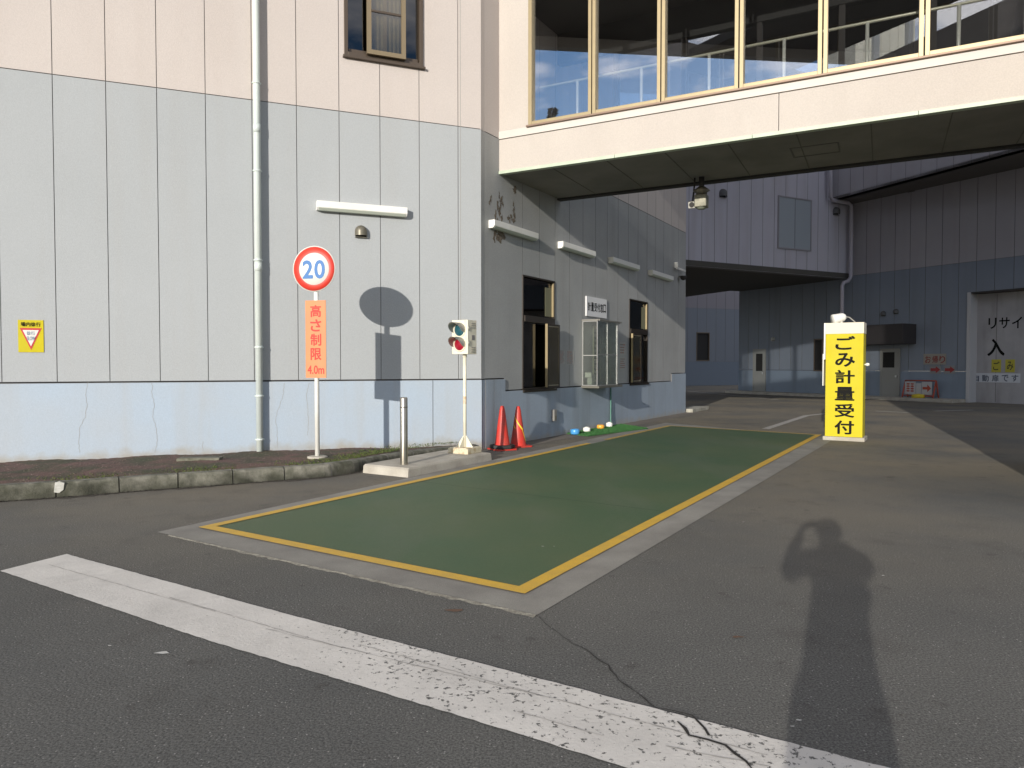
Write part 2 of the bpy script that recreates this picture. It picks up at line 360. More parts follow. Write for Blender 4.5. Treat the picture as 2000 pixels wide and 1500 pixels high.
# the wall side of the line has a gap where the paint is gone
def lerp(a, b, t): return a + (b - a) * t
strip(ym, A, lerp(A, D, .64), lerp(ins[0], ins[3], .64), ins[0], .0121)
strip(ym, lerp(A, D, .70), D, ins[3], lerp(ins[0], ins[3], .70), .0121, 1)
props(ym.build('yellow_line', [LINEY, LINEYW]), kind='structure')
# seams on the deck
sm = MB()
for t in (.235, .62):
    a = lerp(ins[0], ins[3], t); b = lerp(ins[1], ins[2], t); l = (ins[3] - ins[0]).normalized()
    strip(sm, a, b, b + l * .008, a + l * .008, .0105)
props(sm.build('deck_seam', mat('deck seam', (.03, .055, .035), .8)), kind='structure')
# broken concrete lip along the near edge of the border
lip = MB(); n = 60
P0 = gp(330, 1046); P1 = gp(1048, 1203); lr = (P1 - P0).normalized(); lf = Vector((lr.y, -lr.x, 0))
prev = None
for i in range(n + 1):
    c = lerp(P0, P1, i / n); w = .01 + .03 * random.random() * (1 if i > 8 else i / 8)
    cur = (c + lf * w + Z * .001, c + Z * .007)
    if prev: lip.quad(prev[0], cur[0], cur[1], prev[1])
    prev = cur
props(lip.build('concrete_lip', mat('broken lip concrete', (.24, .23, .19), .95, col2=(.13, .12, .10), scale=30, fine=.3)), kind='structure')
# white stop line
sl = [gp(0, 1116), gp(130, 1083), gp(600, 1211), gp(1000, 1313), gp(1300, 1391), gp(1725, 1499), gp(2300, 1645), gp(1700, 1630), gp(1225, 1501), gp(850, 1385), gp(400, 1250)]
sj_ = []
for a, b in zip(sl, sl[1:] + sl[:1]):
    k = max(1, int((b - a).length / .035)); d = (b - a).normalized(); q = Vector((-d.y, d.x, 0))
    for i in range(k): sj_.append(a + (b - a) * (i / k) + q * random.uniform(-.0028, .0028))
sheet('stop_line', sj_, LINEW, .004)
# faint lines across the yard further back
fl = MB()
def gl(u0, v0, u1, v1, w, mi=0):
    a = gp(u0, v0); b = gp(u1, v1); d = (b - a).normalized(); q = Vector((-d.y, d.x, 0)) * w / 2
    strip(fl, a - q, b - q, b + q, a + q, .004, mi)
gl(1495, 838, 1575, 812, .16); gl(1575, 812, 1612, 808, .16); gl(1710, 803, 1775, 806, .16); gl(1825, 803, 1900, 801, .16)
gl(1345, 764, 1520, 781, .14)
props(fl.build('faint_road_line', LINEF), kind='structure')
# the crack running out of the corner of the border
def crack(name, pts, w, m, z, wob=.018, per=7):
    mb = MB(); P = [gp(*p) for p in pts]; L_ = []
    for a, b in zip(P, P[1:]):
        d = (b - a); k = max(2, int(d.length * per * 3)); q = Vector((-d.y, d.x, 0)).normalized()
        for i in range(k): L_.append(a + d * (i / k) + q * random.uniform(-wob, wob))
    L_.append(P[-1]); pr = None
    for i, c in enumerate(L_):
        d = (L_[min(i + 1, len(L_) - 1)] - L_[max(0, i - 1)]).normalized(); q = Vector((-d.y, d.x, 0)); ww = w * random.uniform(.35, 1.3)
        cur = (c - q * ww / 2, c + q * ww / 2)
        if pr: strip(mb, pr[0], cur[0], cur[1], pr[1], z)
        pr = cur
    return mb
CRK = mat('crack shadowed grit', (.022, .020, .018), .95)
c1 = crack('c', [(1050, 1206), (1120, 1258), (1175, 1292), (1225, 1340), (1290, 1388)], .006, CRK, .0035, .012)
c2 = crack('c', [(1290, 1388), (1350, 1400), (1385, 1440)], .009, CRK, .0065, .012)
c3 = crack('c', [(1322, 1412), (1345, 1440), (1420, 1458), (1462, 1490), (1475, 1515)], .013, CRK, .0065, .012)
for c in (c2, c3): c1.add(c.v, c.f)
props(c1.build('asphalt_crack', CRK), kind='structure')
s4 = MB()
for pts in ([(95, 1104), (420, 1196)], [(330, 1168), (650, 1262)], [(520, 1230), (1060, 1362)], [(1000, 1345), (1500, 1478)], [(1010, 1392), (1180, 1440)], [(700, 1260), (1000, 1345)], [(1300, 1460), (1500, 1499)]):
    k = crack('k', pts, .004, CRK, .0055, .003); s4.add(k.v, k.f)
props(s4.build('paint_scratch', mat('paint scratch', (.34, .32, .29), .9)), kind='structure')
st = MB()
for (u, v, r) in [(318, 1276, .035), (885, 1193, .05), (1440, 1245, .03), (1560, 1408, .012), (1548, 1420, .008), (1452, 1020, .01), (1060, 1070, .014), (1082, 1070, .008), (1725, 1125, .012), (560, 1247, .01), (215, 1262, .012)]:
    c = gp(u, v); kk = 9
    st.add([(c.x + r * random.uniform(.5, 1.3) * math.cos(2 * math.pi * i / kk), c.y + .5 * r * random.uniform(.5, 1.3) * math.sin(2 * math.pi * i / kk), .0125 if u in (1060, 1082) else .004) for i in range(kk)], [tuple(range(kk))], 1 if u in (885, 1440) else 0)
props(st.build('paint_spot', [mat('spilt paint', (.5, .5, .47), .8), mat('rust stain', (.12, .07, .045), .9)]), kind='structure')

# kerb: stones with open joints
def pl(pts):
    L_ = [0]
    for a, b in zip(pts, pts[1:]): L_.append(L_[-1] + (b - a).length)
    def at(s):
        s = max(0, min(L_[-1] - 1e-6, s))
        for i in range(len(pts) - 1):
            if s <= L_[i + 1]:
                return lerp(pts[i], pts[i + 1], (s - L_[i]) / (L_[i + 1] - L_[i]))
        return pts[-1]
    return at, L_[-1]
kp = [gp(-520, 1032), gp(-200, 1000), gp(0, 980), gp(157, 969), gp(285, 958), gp(403, 950), gp(517, 941), gp(590, 936), gp(640, 932), gp(690, 924), gp(745, 911), gp(800, 900), gp(870, 889), gp(934, 880)]
kat, klen = pl(kp)
KH = .155
kb = MB(); s = 0; si = 0
def kerb_ring(x):
    c = kat(x); d = (kat(x + .05) - kat(x - .05)).normalized(); q = Vector((-d.y, d.x, 0))
    h = KH * (1 if x < klen - 3 else (.62 + .38 * (klen - x) / 3))
    return [c, c + q * .015 + Z * (h - .03), c + q * .035 + Z * (h - .006), c + q * .055 + Z * h, c + q * .15 + Z * h, c + q * .15]
while s < klen - .1:
    e = min(s + .565, klen); m_ = 6; rings = [kerb_ring(s + .004 + (e - s - .012) * i / m_) for i in range(m_ + 1)]
    b = len(kb.v); jz = random.uniform(-.004, .004)
    for g in rings: kb.v += [p + Z * (jz if p.z > .01 else 0) for p in g]
    for i in range(m_):
        for k in range(5): kb.f.append([b + i * 6 + k, b + i * 6 + k + 1, b + (i + 1) * 6 + k + 1, b + (i + 1) * 6 + k]); kb.m.append(0); kb.sm.append(False)
    kb.f.append([b + k for k in range(6)]); kb.m.append(1); kb.sm.append(False)
    e0 = b + m_ * 6; kb.f.append([e0 + k for k in range(6)]); kb.m.append(1); kb.sm.append(False)
    s = e
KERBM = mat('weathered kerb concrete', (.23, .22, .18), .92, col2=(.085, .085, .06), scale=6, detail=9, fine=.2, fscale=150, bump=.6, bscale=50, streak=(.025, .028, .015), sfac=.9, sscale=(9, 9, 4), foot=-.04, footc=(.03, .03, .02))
props(kb.build('kerb', [KERBM, JOINT]), kind='structure')
kw = Wall((kp[2].x, kp[2].y), ((kp[3] - kp[2]).x, (kp[3] - kp[2]).y)); ka, kz1 = kw.hit(105, 941); kb_, kz0 = kw.hit(126, 962)
KM = MB().prism([kw.p(ka, kz0 + .01, -.03), kw.p((ka + kb_) / 2, kz0, -.03), kw.p(kb_ - .01, kz0 + .03, -.03), kw.p(kb_, kz1 - .02, -.03), kw.p(kb_ - .04, kz1, -.03), kw.p(ka + .01, kz1 - .01, -.03)], kw.n * .0335)
props(KM.build('kerb_paint_mark', mat('white paint patch', (.55, .54, .50), .8, col2=(.38, .38, .33), scale=30)), kind='structure')
# verge between kerb and wall
vg = MB(); nx, ny = 200, 14
for i in range(nx + 1):
    x = klen * i / nx; c = kat(x); d = (kat(min(x + .05, klen)) - kat(x - .05)).normalized(); q = Vector((-d.y, d.x, 0))
    h = KH * (1 if x < klen - 3 else (.62 + .38 * (klen - x) / 3)) - .012
    a = c + q * .145
    sa = (a - W1.o).dot(W1.a); b2 = W1.p(sa - .06 * (1 - x / klen), 0, .0)
    for j in range(ny + 1):
        p = lerp(a, b2, j / ny)
        vg.v.append(Vector((p.x, p.y, h + (random.uniform(-.004, .004) if 0 < j else 0) + .01 * math.sin(p.x * 3.1 + p.y * 5) - .02 * j / ny)))
for i in range(nx):
    for j in range(ny):
        k = i * (ny + 1) + j; vg.f.append([k, k + 1, k + ny + 2, k + ny + 1]); vg.m.append(0); vg.sm.append(True)
vgo = vg.build('verge', SOIL); props(vgo, kind='structure')
pb = MB(); ms = MB()
for i in range(2600):
    k = random.randrange(nx * ny); q = vg.f[k]; a = vg.v[q[0]]; c = vg.v[q[2]]
    p = lerp(a, c, random.random()); r = random.uniform(.003, .008)
    o = [p + Vector((r * random.uniform(.7, 1.3) * sx, r * random.uniform(.7, 1.3) * sy, r * random.uniform(.5, 1.1) * sz)) for sx, sy, sz in ((1, 0, .2), (-.5, .9, .2), (-.5, -.9, .2), (0, 0, 1))]
    pb.add(o, [(0, 1, 3), (1, 2, 3), (2, 0, 3)])
props(pb.build('verge_pebbles', PEB), kind='stuff')
for i in range(12000):
    x = random.uniform(.02, 1) * klen; c = kat(x); d = (kat(min(x + .05, klen)) - kat(x - .05)).normalized(); q = Vector((-d.y, d.x, 0))
    t = .17 + abs(random.gauss(0, .22)); dens = .25 + .75 * max(0, math.sin(x * 1.7 + .6) * math.sin(x * .7 + .4)) ** .6
    if random.random() > dens: continue
    if t > .75: continue
    p = c + q * t + Z * (KH - .015); r = random.uniform(.006, .018); an = random.random() * 6.28
    e = Vector((math.cos(an), math.sin(an), 0)) * r * .5; t_ = p + Vector((random.uniform(-r, r), random.uniform(-r, r), r * random.uniform(.6, 1.3)))
    ms.add([p - e, p + e, t_], [(0, 1, 2)])
# weeds and dirt at the foot of the kerb
for i in range(2600):
    x = random.random() * klen; c = kat(x); d = (kat(min(x + .05, klen)) - kat(x - .05)).normalized(); q = Vector((-d.y, d.x, 0))
    p = c - q * abs(random.gauss(0, .018)); r = random.uniform(.004, .014); an = random.random() * 6.28
    e = Vector((math.cos(an), math.sin(an), 0)) * r; ms.add([p - e, p + e, p + Vector((random.uniform(-r, r), random.uniform(-r, r), r * .9))], [(0, 1, 2)], 1)
props(ms.build('moss_and_dirt', [MOSS, mat('kerb foot dirt', (.035, .03, .022), .95)]), kind='stuff')
# dirt film along the kerb foot
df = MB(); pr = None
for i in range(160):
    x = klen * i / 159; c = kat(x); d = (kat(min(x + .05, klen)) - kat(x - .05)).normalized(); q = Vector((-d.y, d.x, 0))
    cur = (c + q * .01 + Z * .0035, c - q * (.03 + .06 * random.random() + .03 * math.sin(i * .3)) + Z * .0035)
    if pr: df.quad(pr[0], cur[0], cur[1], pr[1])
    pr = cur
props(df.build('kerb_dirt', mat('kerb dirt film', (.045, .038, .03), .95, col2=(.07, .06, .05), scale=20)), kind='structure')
# paved strip at the foot of the long wall
ws = MB(); a0 = W2.p(-.1, .004, 0.0); a1 = W2.p(10.6, .004, 0.0)
ws.quad(a0 + nv * .02, a1 + nv * .02, a1 + nv * .42, a0 + nv * .42)
props(ws.build('wall_foot_paving', mat('brown stained paving', (.17, .145, .118), .9, col2=(.13, .115, .098), scale=2.5, detail=8, fine=.18, fscale=160, bump=.3)), kind='structure')

# ------------------------------------------------------------------ panel walls
def subtract(rs, o):
    out = []
    for (a, b, c, d) in rs:
        x0, x1, z0, z1 = max(a, o[0]), min(b, o[1]), max(c, o[2]), min(d, o[3])
        if x0 >= x1 or z0 >= z1: out.append((a, b, c, d)); continue
        if a < x0: out.append((a, x0, c, d))
        if x1 < b: out.append((x1, b, c, d))
        if c < z0: out.append((x0, x1, c, z0))
        if z1 < d: out.append((x0, x1, z1, d))
    return out
def panel_wall(w, bands, seams, ops=(), g=.012, back=.3, mats=None, extra=None, hg=.012):
    """bands: (s0,s1,z0,z1,mat index,proud,use seams)"""
    mb = MB()
    for (s0, s1, z0, z1, mi, pd, sm_) in bands:
        xs = [s0] + [x for x in sorted(seams if sm_ is True else (sm_ or [])) if s0 + .05 < x < s1 - .05] + [s1]
        for a, b in zip(xs, xs[1:]):
            rs = [(a + (g / 2 if a > s0 else 0), b - (g / 2 if b < s1 else 0), z0 + hg / 2, z1 - hg / 2)]
            for o in ops: rs = subtract(rs, o)
            for r in rs:
                A_, B_, C_, D_ = w.p(r[0], r[2], pd), w.p(r[1], r[2], pd), w.p(r[1], r[3], pd), w.p(r[0], r[3], pd)
                dn = -w.n * (pd + .013)
                mb.quad(A_, B_, C_, D_, mi)
                for p, q in ((A_, B_), (B_, C_), (C_, D_), (D_, A_)): mb.quad(p, q, q + dn, p + dn, mi if z0 < .5 and p.z > .8 and q.z > .8 else len(mats) - 1)
        rs = [(s0, s1, z0, z1)]
        for o in ops: rs = subtract(rs, o)
        for r in rs: mb.wbox(w, r[0], r[1], r[2], r[3], -.012, -back, len(mats) - 1)
    return mb

# wall one
H1 = 12.0
s310 = W1.hit(310, 500)[0]
seams1 = [s310 + .6 * k for k in range(-16, 14)]
s895 = W1.hit(895, 500)[0]; seams1 = [x for x in seams1 if x < s895 - .2] + [s895]
win_a = W1.hit(676, 108); win_b = W1.hit(822, 130)
zt = 8.2; zb = (win_a[1] + win_b[1]) / 2
OP1 = (win_a[0], win_b[0], zb, zt)
bld = thing('office_building', W1.p(0, 0, 0), 'large building with pink, grey and pale blue panel walls wrapping the near corner', 'building')
SL = -11.0
m1 = panel_wall(W1, [(SL, 0, 5.07, H1, 0, 0, True), (SL, 0, 1.13, 5.07, 1, 0, True), (SL, 0, 0, 1.118, 2, .02, [W1.hit(845, 800)[0], W1.hit(-300, 800)[0]])], seams1, [OP1], mats=[0] * 5, g=.009)
# wide pair of joints near the corner
m1.wbox(W1, s895 + .035, s895 + .043, 1.13, H1, -.01, .0015, 3)
for pts in ([(172, 746), (167, 765), (170, 795), (166, 815), (155, 835), (153, 862), (155, 884)], [(297, 746), (296, 765), (301, 790), (297, 815), (305, 835), (308, 860), (302, 884)],
            [(555, 748), (553, 770), (545, 795), (538, 815), (541, 845), (541, 874)], [(603, 748), (598, 770), (601, 800), (602, 825), (600, 850)], [(395, 862), (396, 880)]):
    P = [W1.hit(*p, .02) for p in pts]; L_ = []
    for (a, b), (c, d) in zip(P, P[1:]):
        for i in range(5): L_.append((a + (c - a) * i / 5 + random.uniform(-.008, .008), b + (d - b) * i / 5))
    L_.append(P[-1])
    for (a, b), (c, d) in zip(L_, L_[1:]): m1.quad(W1.p(a, b, .0215), W1.p(a + .0045, b, .0215), W1.p(c + .0045, d, .0215), W1.p(c, d, .0215), 3)
CRACKP = mat('hairline crack', (.30, .29, .27), .9)
m1.build('wall', [PINK, GREY, BLUE, CRACKP, JOINT], bld)
# wall two
s985 = W2.hit(985, 700)[0]; s1310 = W2.hit(1311, 700)[0]; L2 = 10.22
seams2 = [s985 + .6 * k for k in range(0, 17)]
def op(w, ul, ur, vt, vb): 
    a = w.hit(ul, vt); b = w.hit(ur, vb); return (a[0], b[0], b[1], a[1])
o1a = W2.hit(1020, 536); o1b = W2.hit(1083, 757); OPa = (o1a[0], o1b[0], .915, o1a[1])
o2a = W2.hit(1229, 583); o2b = W2.hit(1264, 745); OPb = (o2a[0], o2b[0], .915, o2a[1])
oca = W2.hit(1158, 640); ocb = W2.hit(1194, 748); OPc = (oca[0], ocb[0], 1.0, W2.hit(1160, 636)[1])
bz = 5.07
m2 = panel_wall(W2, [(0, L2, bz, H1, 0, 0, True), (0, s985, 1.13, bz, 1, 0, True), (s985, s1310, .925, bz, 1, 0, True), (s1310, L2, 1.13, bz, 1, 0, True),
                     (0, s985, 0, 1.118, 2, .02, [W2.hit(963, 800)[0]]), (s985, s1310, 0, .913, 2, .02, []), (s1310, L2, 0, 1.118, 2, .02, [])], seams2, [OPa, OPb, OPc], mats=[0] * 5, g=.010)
# peeling paint near the walkway corner
def flakes(mb, w, u0, u1, v0, v1, n_, mi, size, vert=1.6):
    for _ in range(n_):
        s_, z_ = w.hit(random.uniform(u0, u1), random.uniform(v0, v1)); r = size * random.uniform(.3, 1.2); kk = 11
        pts = []
        for i in range(kk):
            q = r * random.uniform(.35, 1.25); t = 2 * math.pi * i / kk; pts.append(w.p(s_ + q * math.cos(t), z_ + vert * q * math.sin(t), .0025 + _ * .00002))
        mb.add(pts, [tuple(range(kk))], mi)
random.seed(21)
flakes(m2, W2, 966, 980, 385, 432, 16, 3, .035, 2.2); flakes(m2, W2, 974, 984, 366, 405, 7, 3, .022, 2.5)
flakes(m2, W2, 964, 986, 450, 474, 16, 3, .06, 1.2); flakes(m2, W2, 993, 1006, 418, 434, 9, 3, .045, 1); flakes(m2, W2, 1000, 1007, 365, 376, 6, 3, .05, 1)
flakes(m2, W2, 1000, 1006, 395, 425, 6, 3, .02, 2.5); flakes(m2, W2, 955, 962, 372, 398, 4, 3, .02, 3)
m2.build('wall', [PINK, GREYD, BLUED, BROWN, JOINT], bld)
# narrow return between the two walls
rt = Wall((-.49, 11.31), (.0524, .104)); rb = MB(); rl = .1165
rt.n = nv if True else rt.n
rb.wbox(rt, -.002, rl, 5.07, H1, 0, -.15, 0); rb.wbox(rt, -.002, rl, 1.13, 5.065, 0, -.15, 1); rb.wbox(rt, 0, rl - .0, 0, 1.11, .012, -.15, 2)
rb.build('corner_return', [PINK, GREYD, BLUED], bld)
# far end face and roof of the block
eb = MB(); ew = Wall((W2.p(L2, 0, 0).x, W2.p(L2, 0, 0).y), (-nv.x, -nv.y)); ew.n = wv
eb.obox(W2.p(L2 - .25, 1.12, -.02), wv * .25, -nv * 9, Z * (H1 - 1.12), 0); eb.obox(W2.p(L2 - .27, 0, -.015), wv * .27, -nv * 9, Z * 1.11, 1)
eb.build('end_wall', [PINK, BLUED], bld)
rf = MB(); rf.prism([W1.p(SL, H1, .2), W1.p(.1, H1, .2), W2.p(L2 + .1, H1, .15), W2.p(L2, H1, -9), W1.p(SL, H1, -9)], Z * .3)
rf.build('roof', DROOF, bld)
fb = MB().quad(W1.p(SL, 0, -4), W1.p(.8, 0, -3.2), W1.p(.8, H1, -3.2), W1.p(SL, H1, -4)); fb.quad(W2.p(-1.0, 0, -2.2), W2.p(L2, 0, -2.2), W2.p(L2, H1, -2.2), W2.p(-1, H1, -2.2))
fb.quad(W2.p(.0, 3.4, -.3), W2.p(L2, 3.4, -.3), W2.p(L2, 3.4, -2.2), W2.p(0, 3.4, -2.2))
fb.build('inner_wall', DIM, bld)

# upstairs window on wall one
def frame_rect(mb, w, s0, s1, z0, z1, t, d0, d1, mi=0):
    mb.wbox(w, s0, s0 + t, z0, z1, d0, d1, mi); mb.wbox(w, s1 - t, s1, z0, z1, d0, d1, mi)
    mb.wbox(w, s0 + t, s1 - t, z0, z0 + t, d0, d1, mi); mb.wbox(w, s0 + t, s1 - t, z1 - t, z1, d0, d1, mi)
a, b, c, d = OP1
f = MB(); frame_rect(f, W1, a - .03, b + .03, c - .01, d, .055, -.14, .03); f.wbox(W1, a - .05, b + .06, c - .045, c - .012, -.05, .06)
f.wbox(W1, a + .04, b - .04, c + .045, c + .115, -.12, -.03)
wf = f.build('window', DBRONZE, bld, bevel=.003)
s_l = W1.hit(717, 90, .10)[0]; s_r = W1.hit(793, 118, .10)[0]
sh = MB(); frame_rect(sh, W1, s_l, s_r, c + .035, d - .02, .065, .05, .10, 0)
zr = W1.hit(752, 26, .1)[1]; sh.wbox(W1, s_l + .06, s_r - .06, zr, zr + .03, .06, .09, 1)
sh.build('sash', [mat('bronze sash', (.26, .20, .12), .4, .4), DBRONZE], wf)
MB().wbox(W1, s_l + .06, s_r - .06, c + .09, d - .08, .073, .079).build('pane', GLASSS, wf)
cu = MB(); k = 26
for i in range(k):
    x0 = s_l + .05 + (s_r - s_l - .1) * i / k; x1 = s_l + .05 + (s_r - s_l - .1) * (i + 1) / k; z_ = .012 * math.sin(i * 1.9); z2 = .012 * math.sin((i + 1) * 1.9)
    cu.quad(W1.p(x0, c + .07, .02 + z_), W1.p(x1, c + .07, .02 + z2), W1.p(x1, d - .05, .02 + z2), W1.p(x0, d - .05, .02 + z_))
sm_ = (s_l + s_r) / 2; cu.wbox(W1, sm_ - .035, sm_ + .015, c + .05, d, .035, .045, 1)
cu.build('curtain', [CURT, mat('curtain mullion', (.42, .34, .24), .5)], wf)
MB().wbox(W1, a + .03, b - .03, c + .1, d, -.105, -.095).build('pane', GLASSD, wf)

# ground floor windows on wall two
def side_window(opn, sash_side, label_blinds):
    a, b, c, d = opn; mid = (a + b) / 2; zt_ = c + (d - c) * .62
    f = MB(); frame_rect(f, W2, a, b, c - .0, d, .032, -.16, .012); f.wbox(W2, a + .045, b - .045, zt_ - .05, zt_ + .06, -.15, .03)
    f.wbox(W2, a - .01, b + .03, c - .045, c - .003, -.02, .045)
    wf_ = f.build('window', BBRONZE, bld, bevel=.003)
    MB().wbox(W2, a + .045, b - .045, c + .045, d - .045, -.045, -.039).build('pane', GLASSD, wf_)
    ln = MB(); ln.wbox(W2, a + .001, a + .012, c, d, -.6, -.10); ln.wbox(W2, b - .012, b - .001, c, d, -.6, -.10); ln.wbox(W2, a, b, c - .0, d, -.62, -.6); ln.wbox(W2, a + .012, b - .012, c + .001, c + .012, -.6, -.17); ln.wbox(W2, a + .012, b - .012, d - .012, d - .001, -.6, -.17)
    ln.build('reveal_shade', mat('painted reveal shade', (.035, .033, .028), .9), wf_)  # dark liner added so the sunlit reveals look shaded
    MB().wbox(W2, b - .065, b - .045, zt_ + .09, d - .05, -.03, .01).build('jamb', BRONZE, wf_)
    MB().wbox(W2, b - (b - a) * .26, b - .066, zt_ + .09, d - .14, -.035, -.031).build('curtain', mat('olive curtain', (.17, .165, .10), .9), wf_)
    if sash_side == 'right': x0, x1, dd = a + (b - a) * .60, b - .0, .115
    else: x0, x1, dd = a - .0, a + (b - a) * .46, .10
    s_ = MB(); frame_rect(s_, W2, x0, x1, c + .02, zt_ - .06, .034, dd - .05, dd)
    s_.wbox(W2, x0 - .004, x0, c + .03, zt_ - .06, dd - .05, dd, 1)  # lighter bronze strip paints the sun on the sash edge
    s_.build('sash', [BBRONZE, BRONZE], wf_)
    MB().wbox(W2, x0 + .05, x1 - .05, c + .07, zt_ - .11, dd - .008, dd - .004).build('pane', GLASSS, wf_)
    MB().wbox(W2, x0 + .03, x1 - .03, c + .05, zt_ - .09, dd - .016, dd - .012).build('sash_reflection', mat('painted sash glare', (.50, .46, .33), .8, col2=(.34, .30, .21), scale=3), wf_)  # tan panel paints the sunlit reflection in the sash glass
    if label_blinds:
        bl = MB(); z_ = c + .08
        while z_ < zt_ - .08: bl.obox(W2.p(a + .05, z_, -.19), W2.a * (b - a - .1), -W2.n * .02 + Z * .008, Z * .002); z_ += .028
        bl.build('blind', BLIND, wf_)
    return wf_
side_window(OPa, 'right', True); side_window(OPb, 'left', False)
# ceiling lamp glimpsed in the first window's room
# reception hatch with a glass hood
a, b, c, d = OPc
f = MB(); frame_rect(f, W2, a, b, c, d, .04, -.12, .012); f.wbox(W2, (a + b) / 2 - .02, (a + b) / 2 + .03, c, d, -.10, -.04)
f.wbox(W2, a + .03, b - .03, c + .45, c + .48, -.1, -.05)
hatch = f.build('service_window', mat('pale hatch frame', (.50, .48, .36), .4, .3), bld)
MB().wbox(W2, a + .04, b - .04, c + .04, d - .04, -.09, -.085).build('pane', GLASSC, hatch)
nb = MB().wbox(W2, a + .05, (a + b) / 2 - .05, c + .5, d - .05, -.083, -.081)
for i in range(9): nb.wbox(W2, a + .10, (a + b) / 2 - .09, d - .16 - i * .11, d - .12 - i * .11, -.080, -.079, 1)
nb.build('notice', [mat('pale green notice', (.20, .26, .20), .7), mat('notice ink', (.05, .09, .07), .7)], hatch)
HD = .34
hl = W2.hit(1137, 700)[0]; hr = W2.hit(1206, 700, HD)[0]
zh0 = .93; zh1 = W2.hit(1137, 627)[1]; zh1 = zh1
t = .016
hb = MB()
for x in (hl, hr - t):
    hb.wbox(W2, x, x + t, zh0, zh1, HD - t, HD); hb.wbox(W2, x, x + t, zh0, zh1, .003, .003 + t)
    for z_ in (zh0, (zh0 + zh1) / 2 - .05, zh1 - t): hb.wbox(W2, x + .002, x + t - .002, z_, z_ + t, .003 + t, HD - t)
for z_ in (zh0, (zh0 + zh1) / 2 - .03, zh1 - t): hb.wbox(W2, hl + t, hr - t, z_ + .001, z_ + t - .001, HD - t + .002, HD - .002)
hb.wbox(W2, (hl + hr) / 2 - .01, (hl + hr) / 2 + .012, zh0 + t, zh1 - t, HD - t, HD - .003)
hood = hb.build('hatch_hood', ALU, bld)
rfm = MB(); rfm.wbox(W2, hl - .02, hr + .16, zh1 + .001, zh1 + .03, .002, HD + .03); rfm.wbox(W2, hl, hl + .03, zh1 - .005, zh1 + .03, HD + .031, HD + .05)
rfm.build('hood_roof', mat('hood roof sheet', (.22, .21, .19), .5, .4), hood)
sf = MB(); sf.wbox(W2, hl - .06, hr + .14, zh0 - .045, zh0 - .002, .002, HD + .06); sf.build('shelf', mat('shelf metal', (.20, .19, .16), .4, .6), hood, bevel=.003)
gm = MB(); gm.wbox(W2, hl + .006, hl + .010, zh0 + t, zh1 - t, .02, HD - t); gm.wbox(W2, hr - .012, hr - .008, zh0 + t, zh1 - t, .02, HD - t); gm.wbox(W2, hl + t, hr - t, zh0 + t, zh1 - t, HD - .012, HD - .008)
gm.build('hood_glass', GLASSC, hood)
br_ = MB().tube([W2.p(hr + .12, zh1, HD), W2.p(hr + .06, zh1 - .3, .01)], .008, 6); br_.tube([W2.p(hr + .14, zh1, .05), W2.p(hr + .02, zh1 - .22, HD)], .008, 6); br_.build('bracket', ALU, hood)
# papers inside hood
pp = MB().wbox(W2, hl + .011, hl + .013, 1.1, 1.2, .06, .2); pp.wbox(W2, hl + .08, hl + .2, zh0 + .02, zh0 + .24, .08, .18, 0); pp.build('papers', PAPER, hood)

# drainpipe on wall one
def pipe(w, pts, r, m, parent, joints=(), clips=(), d=.09):
    mb = MB().tube([w.p(*p, d) for p in pts], r, 20)
    for z in joints: mb.tube([w.p(pts[0][0], z, d), w.p(pts[0][0], z + .12, d)], r * 1.09, 20)
    for z in clips:
        mb.tube([w.p(pts[0][0], z, d), w.p(pts[0][0], z + .025, d)], r * 1.13, 20); mb.wbox(w, pts[0][0] - .012, pts[0][0] + .012, z, z + .025, 0.003, d)
        mb.wbox(w, pts[0][0] - r * 1.35, pts[0][0] + r * 1.35, z + .004, z + .021, d - .01, d + .01)
    return mb.build('drainpipe', m, parent)
dp = W1.hit(506, 700, .09)[0]
pipe(W1, [(dp, .13), (dp, H1 - .5)], .047, PIPE, bld, joints=[W1.hit(506, 530, .09)[1], W1.hit(506, 260, .09)[1]],
     clips=[W1.hit(506, v, .09)[1] for v in (165, 336, 510, 680, 775, 860)])

# ------------------------------------------------------------------ covered walkway
z0 = 4.497; zl1 = 5.055; zl2 = 5.185; zs = 5.20; TL = 11.0; zw = 7.6
wk = thing('covered_walkway', BR.p(3.5, z0, 0), 'glazed pink walkway bridging between the buildings above the weighing lane', 'walkway')
fa = MB()
jt = BR.hit(1521, 230)[0]
ops_ = []
for (x0, x1, q0, q1, mi, pd) in [(0, jt - .005, z0 + .045, zl1 - .006, 0, 0), (jt + .005, 8.2, z0 + .045, zl1 - .006, 0, 0), (8.21, TL, z0 + .045, zl1 - .006, 0, 0), (0, TL, zl1 + .006, zl2, 1, .012)]:
    fa.wbox(BR, x0, x1, q0, q1, -.05, pd, mi)
fa.wbox(BR, 0, TL, z0 + .05, zl2 - .01, -.2, -.051, 2)
xL = BR.hit(1033, 200)[0]
fa.wbox(BR, 0, xL, zl2 + .006, 15.0, -.2, 0, 0); fa.wbox(BR, xL, TL, zw, 15.0, -.2, 0, 0)  # upper storey out of frame, raised tall to shade the rear walls
fa.build('fascia', [PINKF, WHITEST, JOINT], wk)
fl_ = MB()
q = 0
while q < TL: fl_.wbox(BR, q + .003, min(q + 2.0, TL) - .003, z0 - .008, z0 + .04, -.08, .02); q += 2.0
fl_.build('flashing', TRIM, wk)
so = MB()
FW_, BW_ = BR, BB
depth = 2.03
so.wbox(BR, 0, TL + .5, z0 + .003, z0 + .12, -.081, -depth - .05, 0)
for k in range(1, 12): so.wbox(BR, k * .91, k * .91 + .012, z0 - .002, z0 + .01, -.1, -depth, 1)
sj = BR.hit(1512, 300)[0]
hx0, hd0 = 4.55, -.95
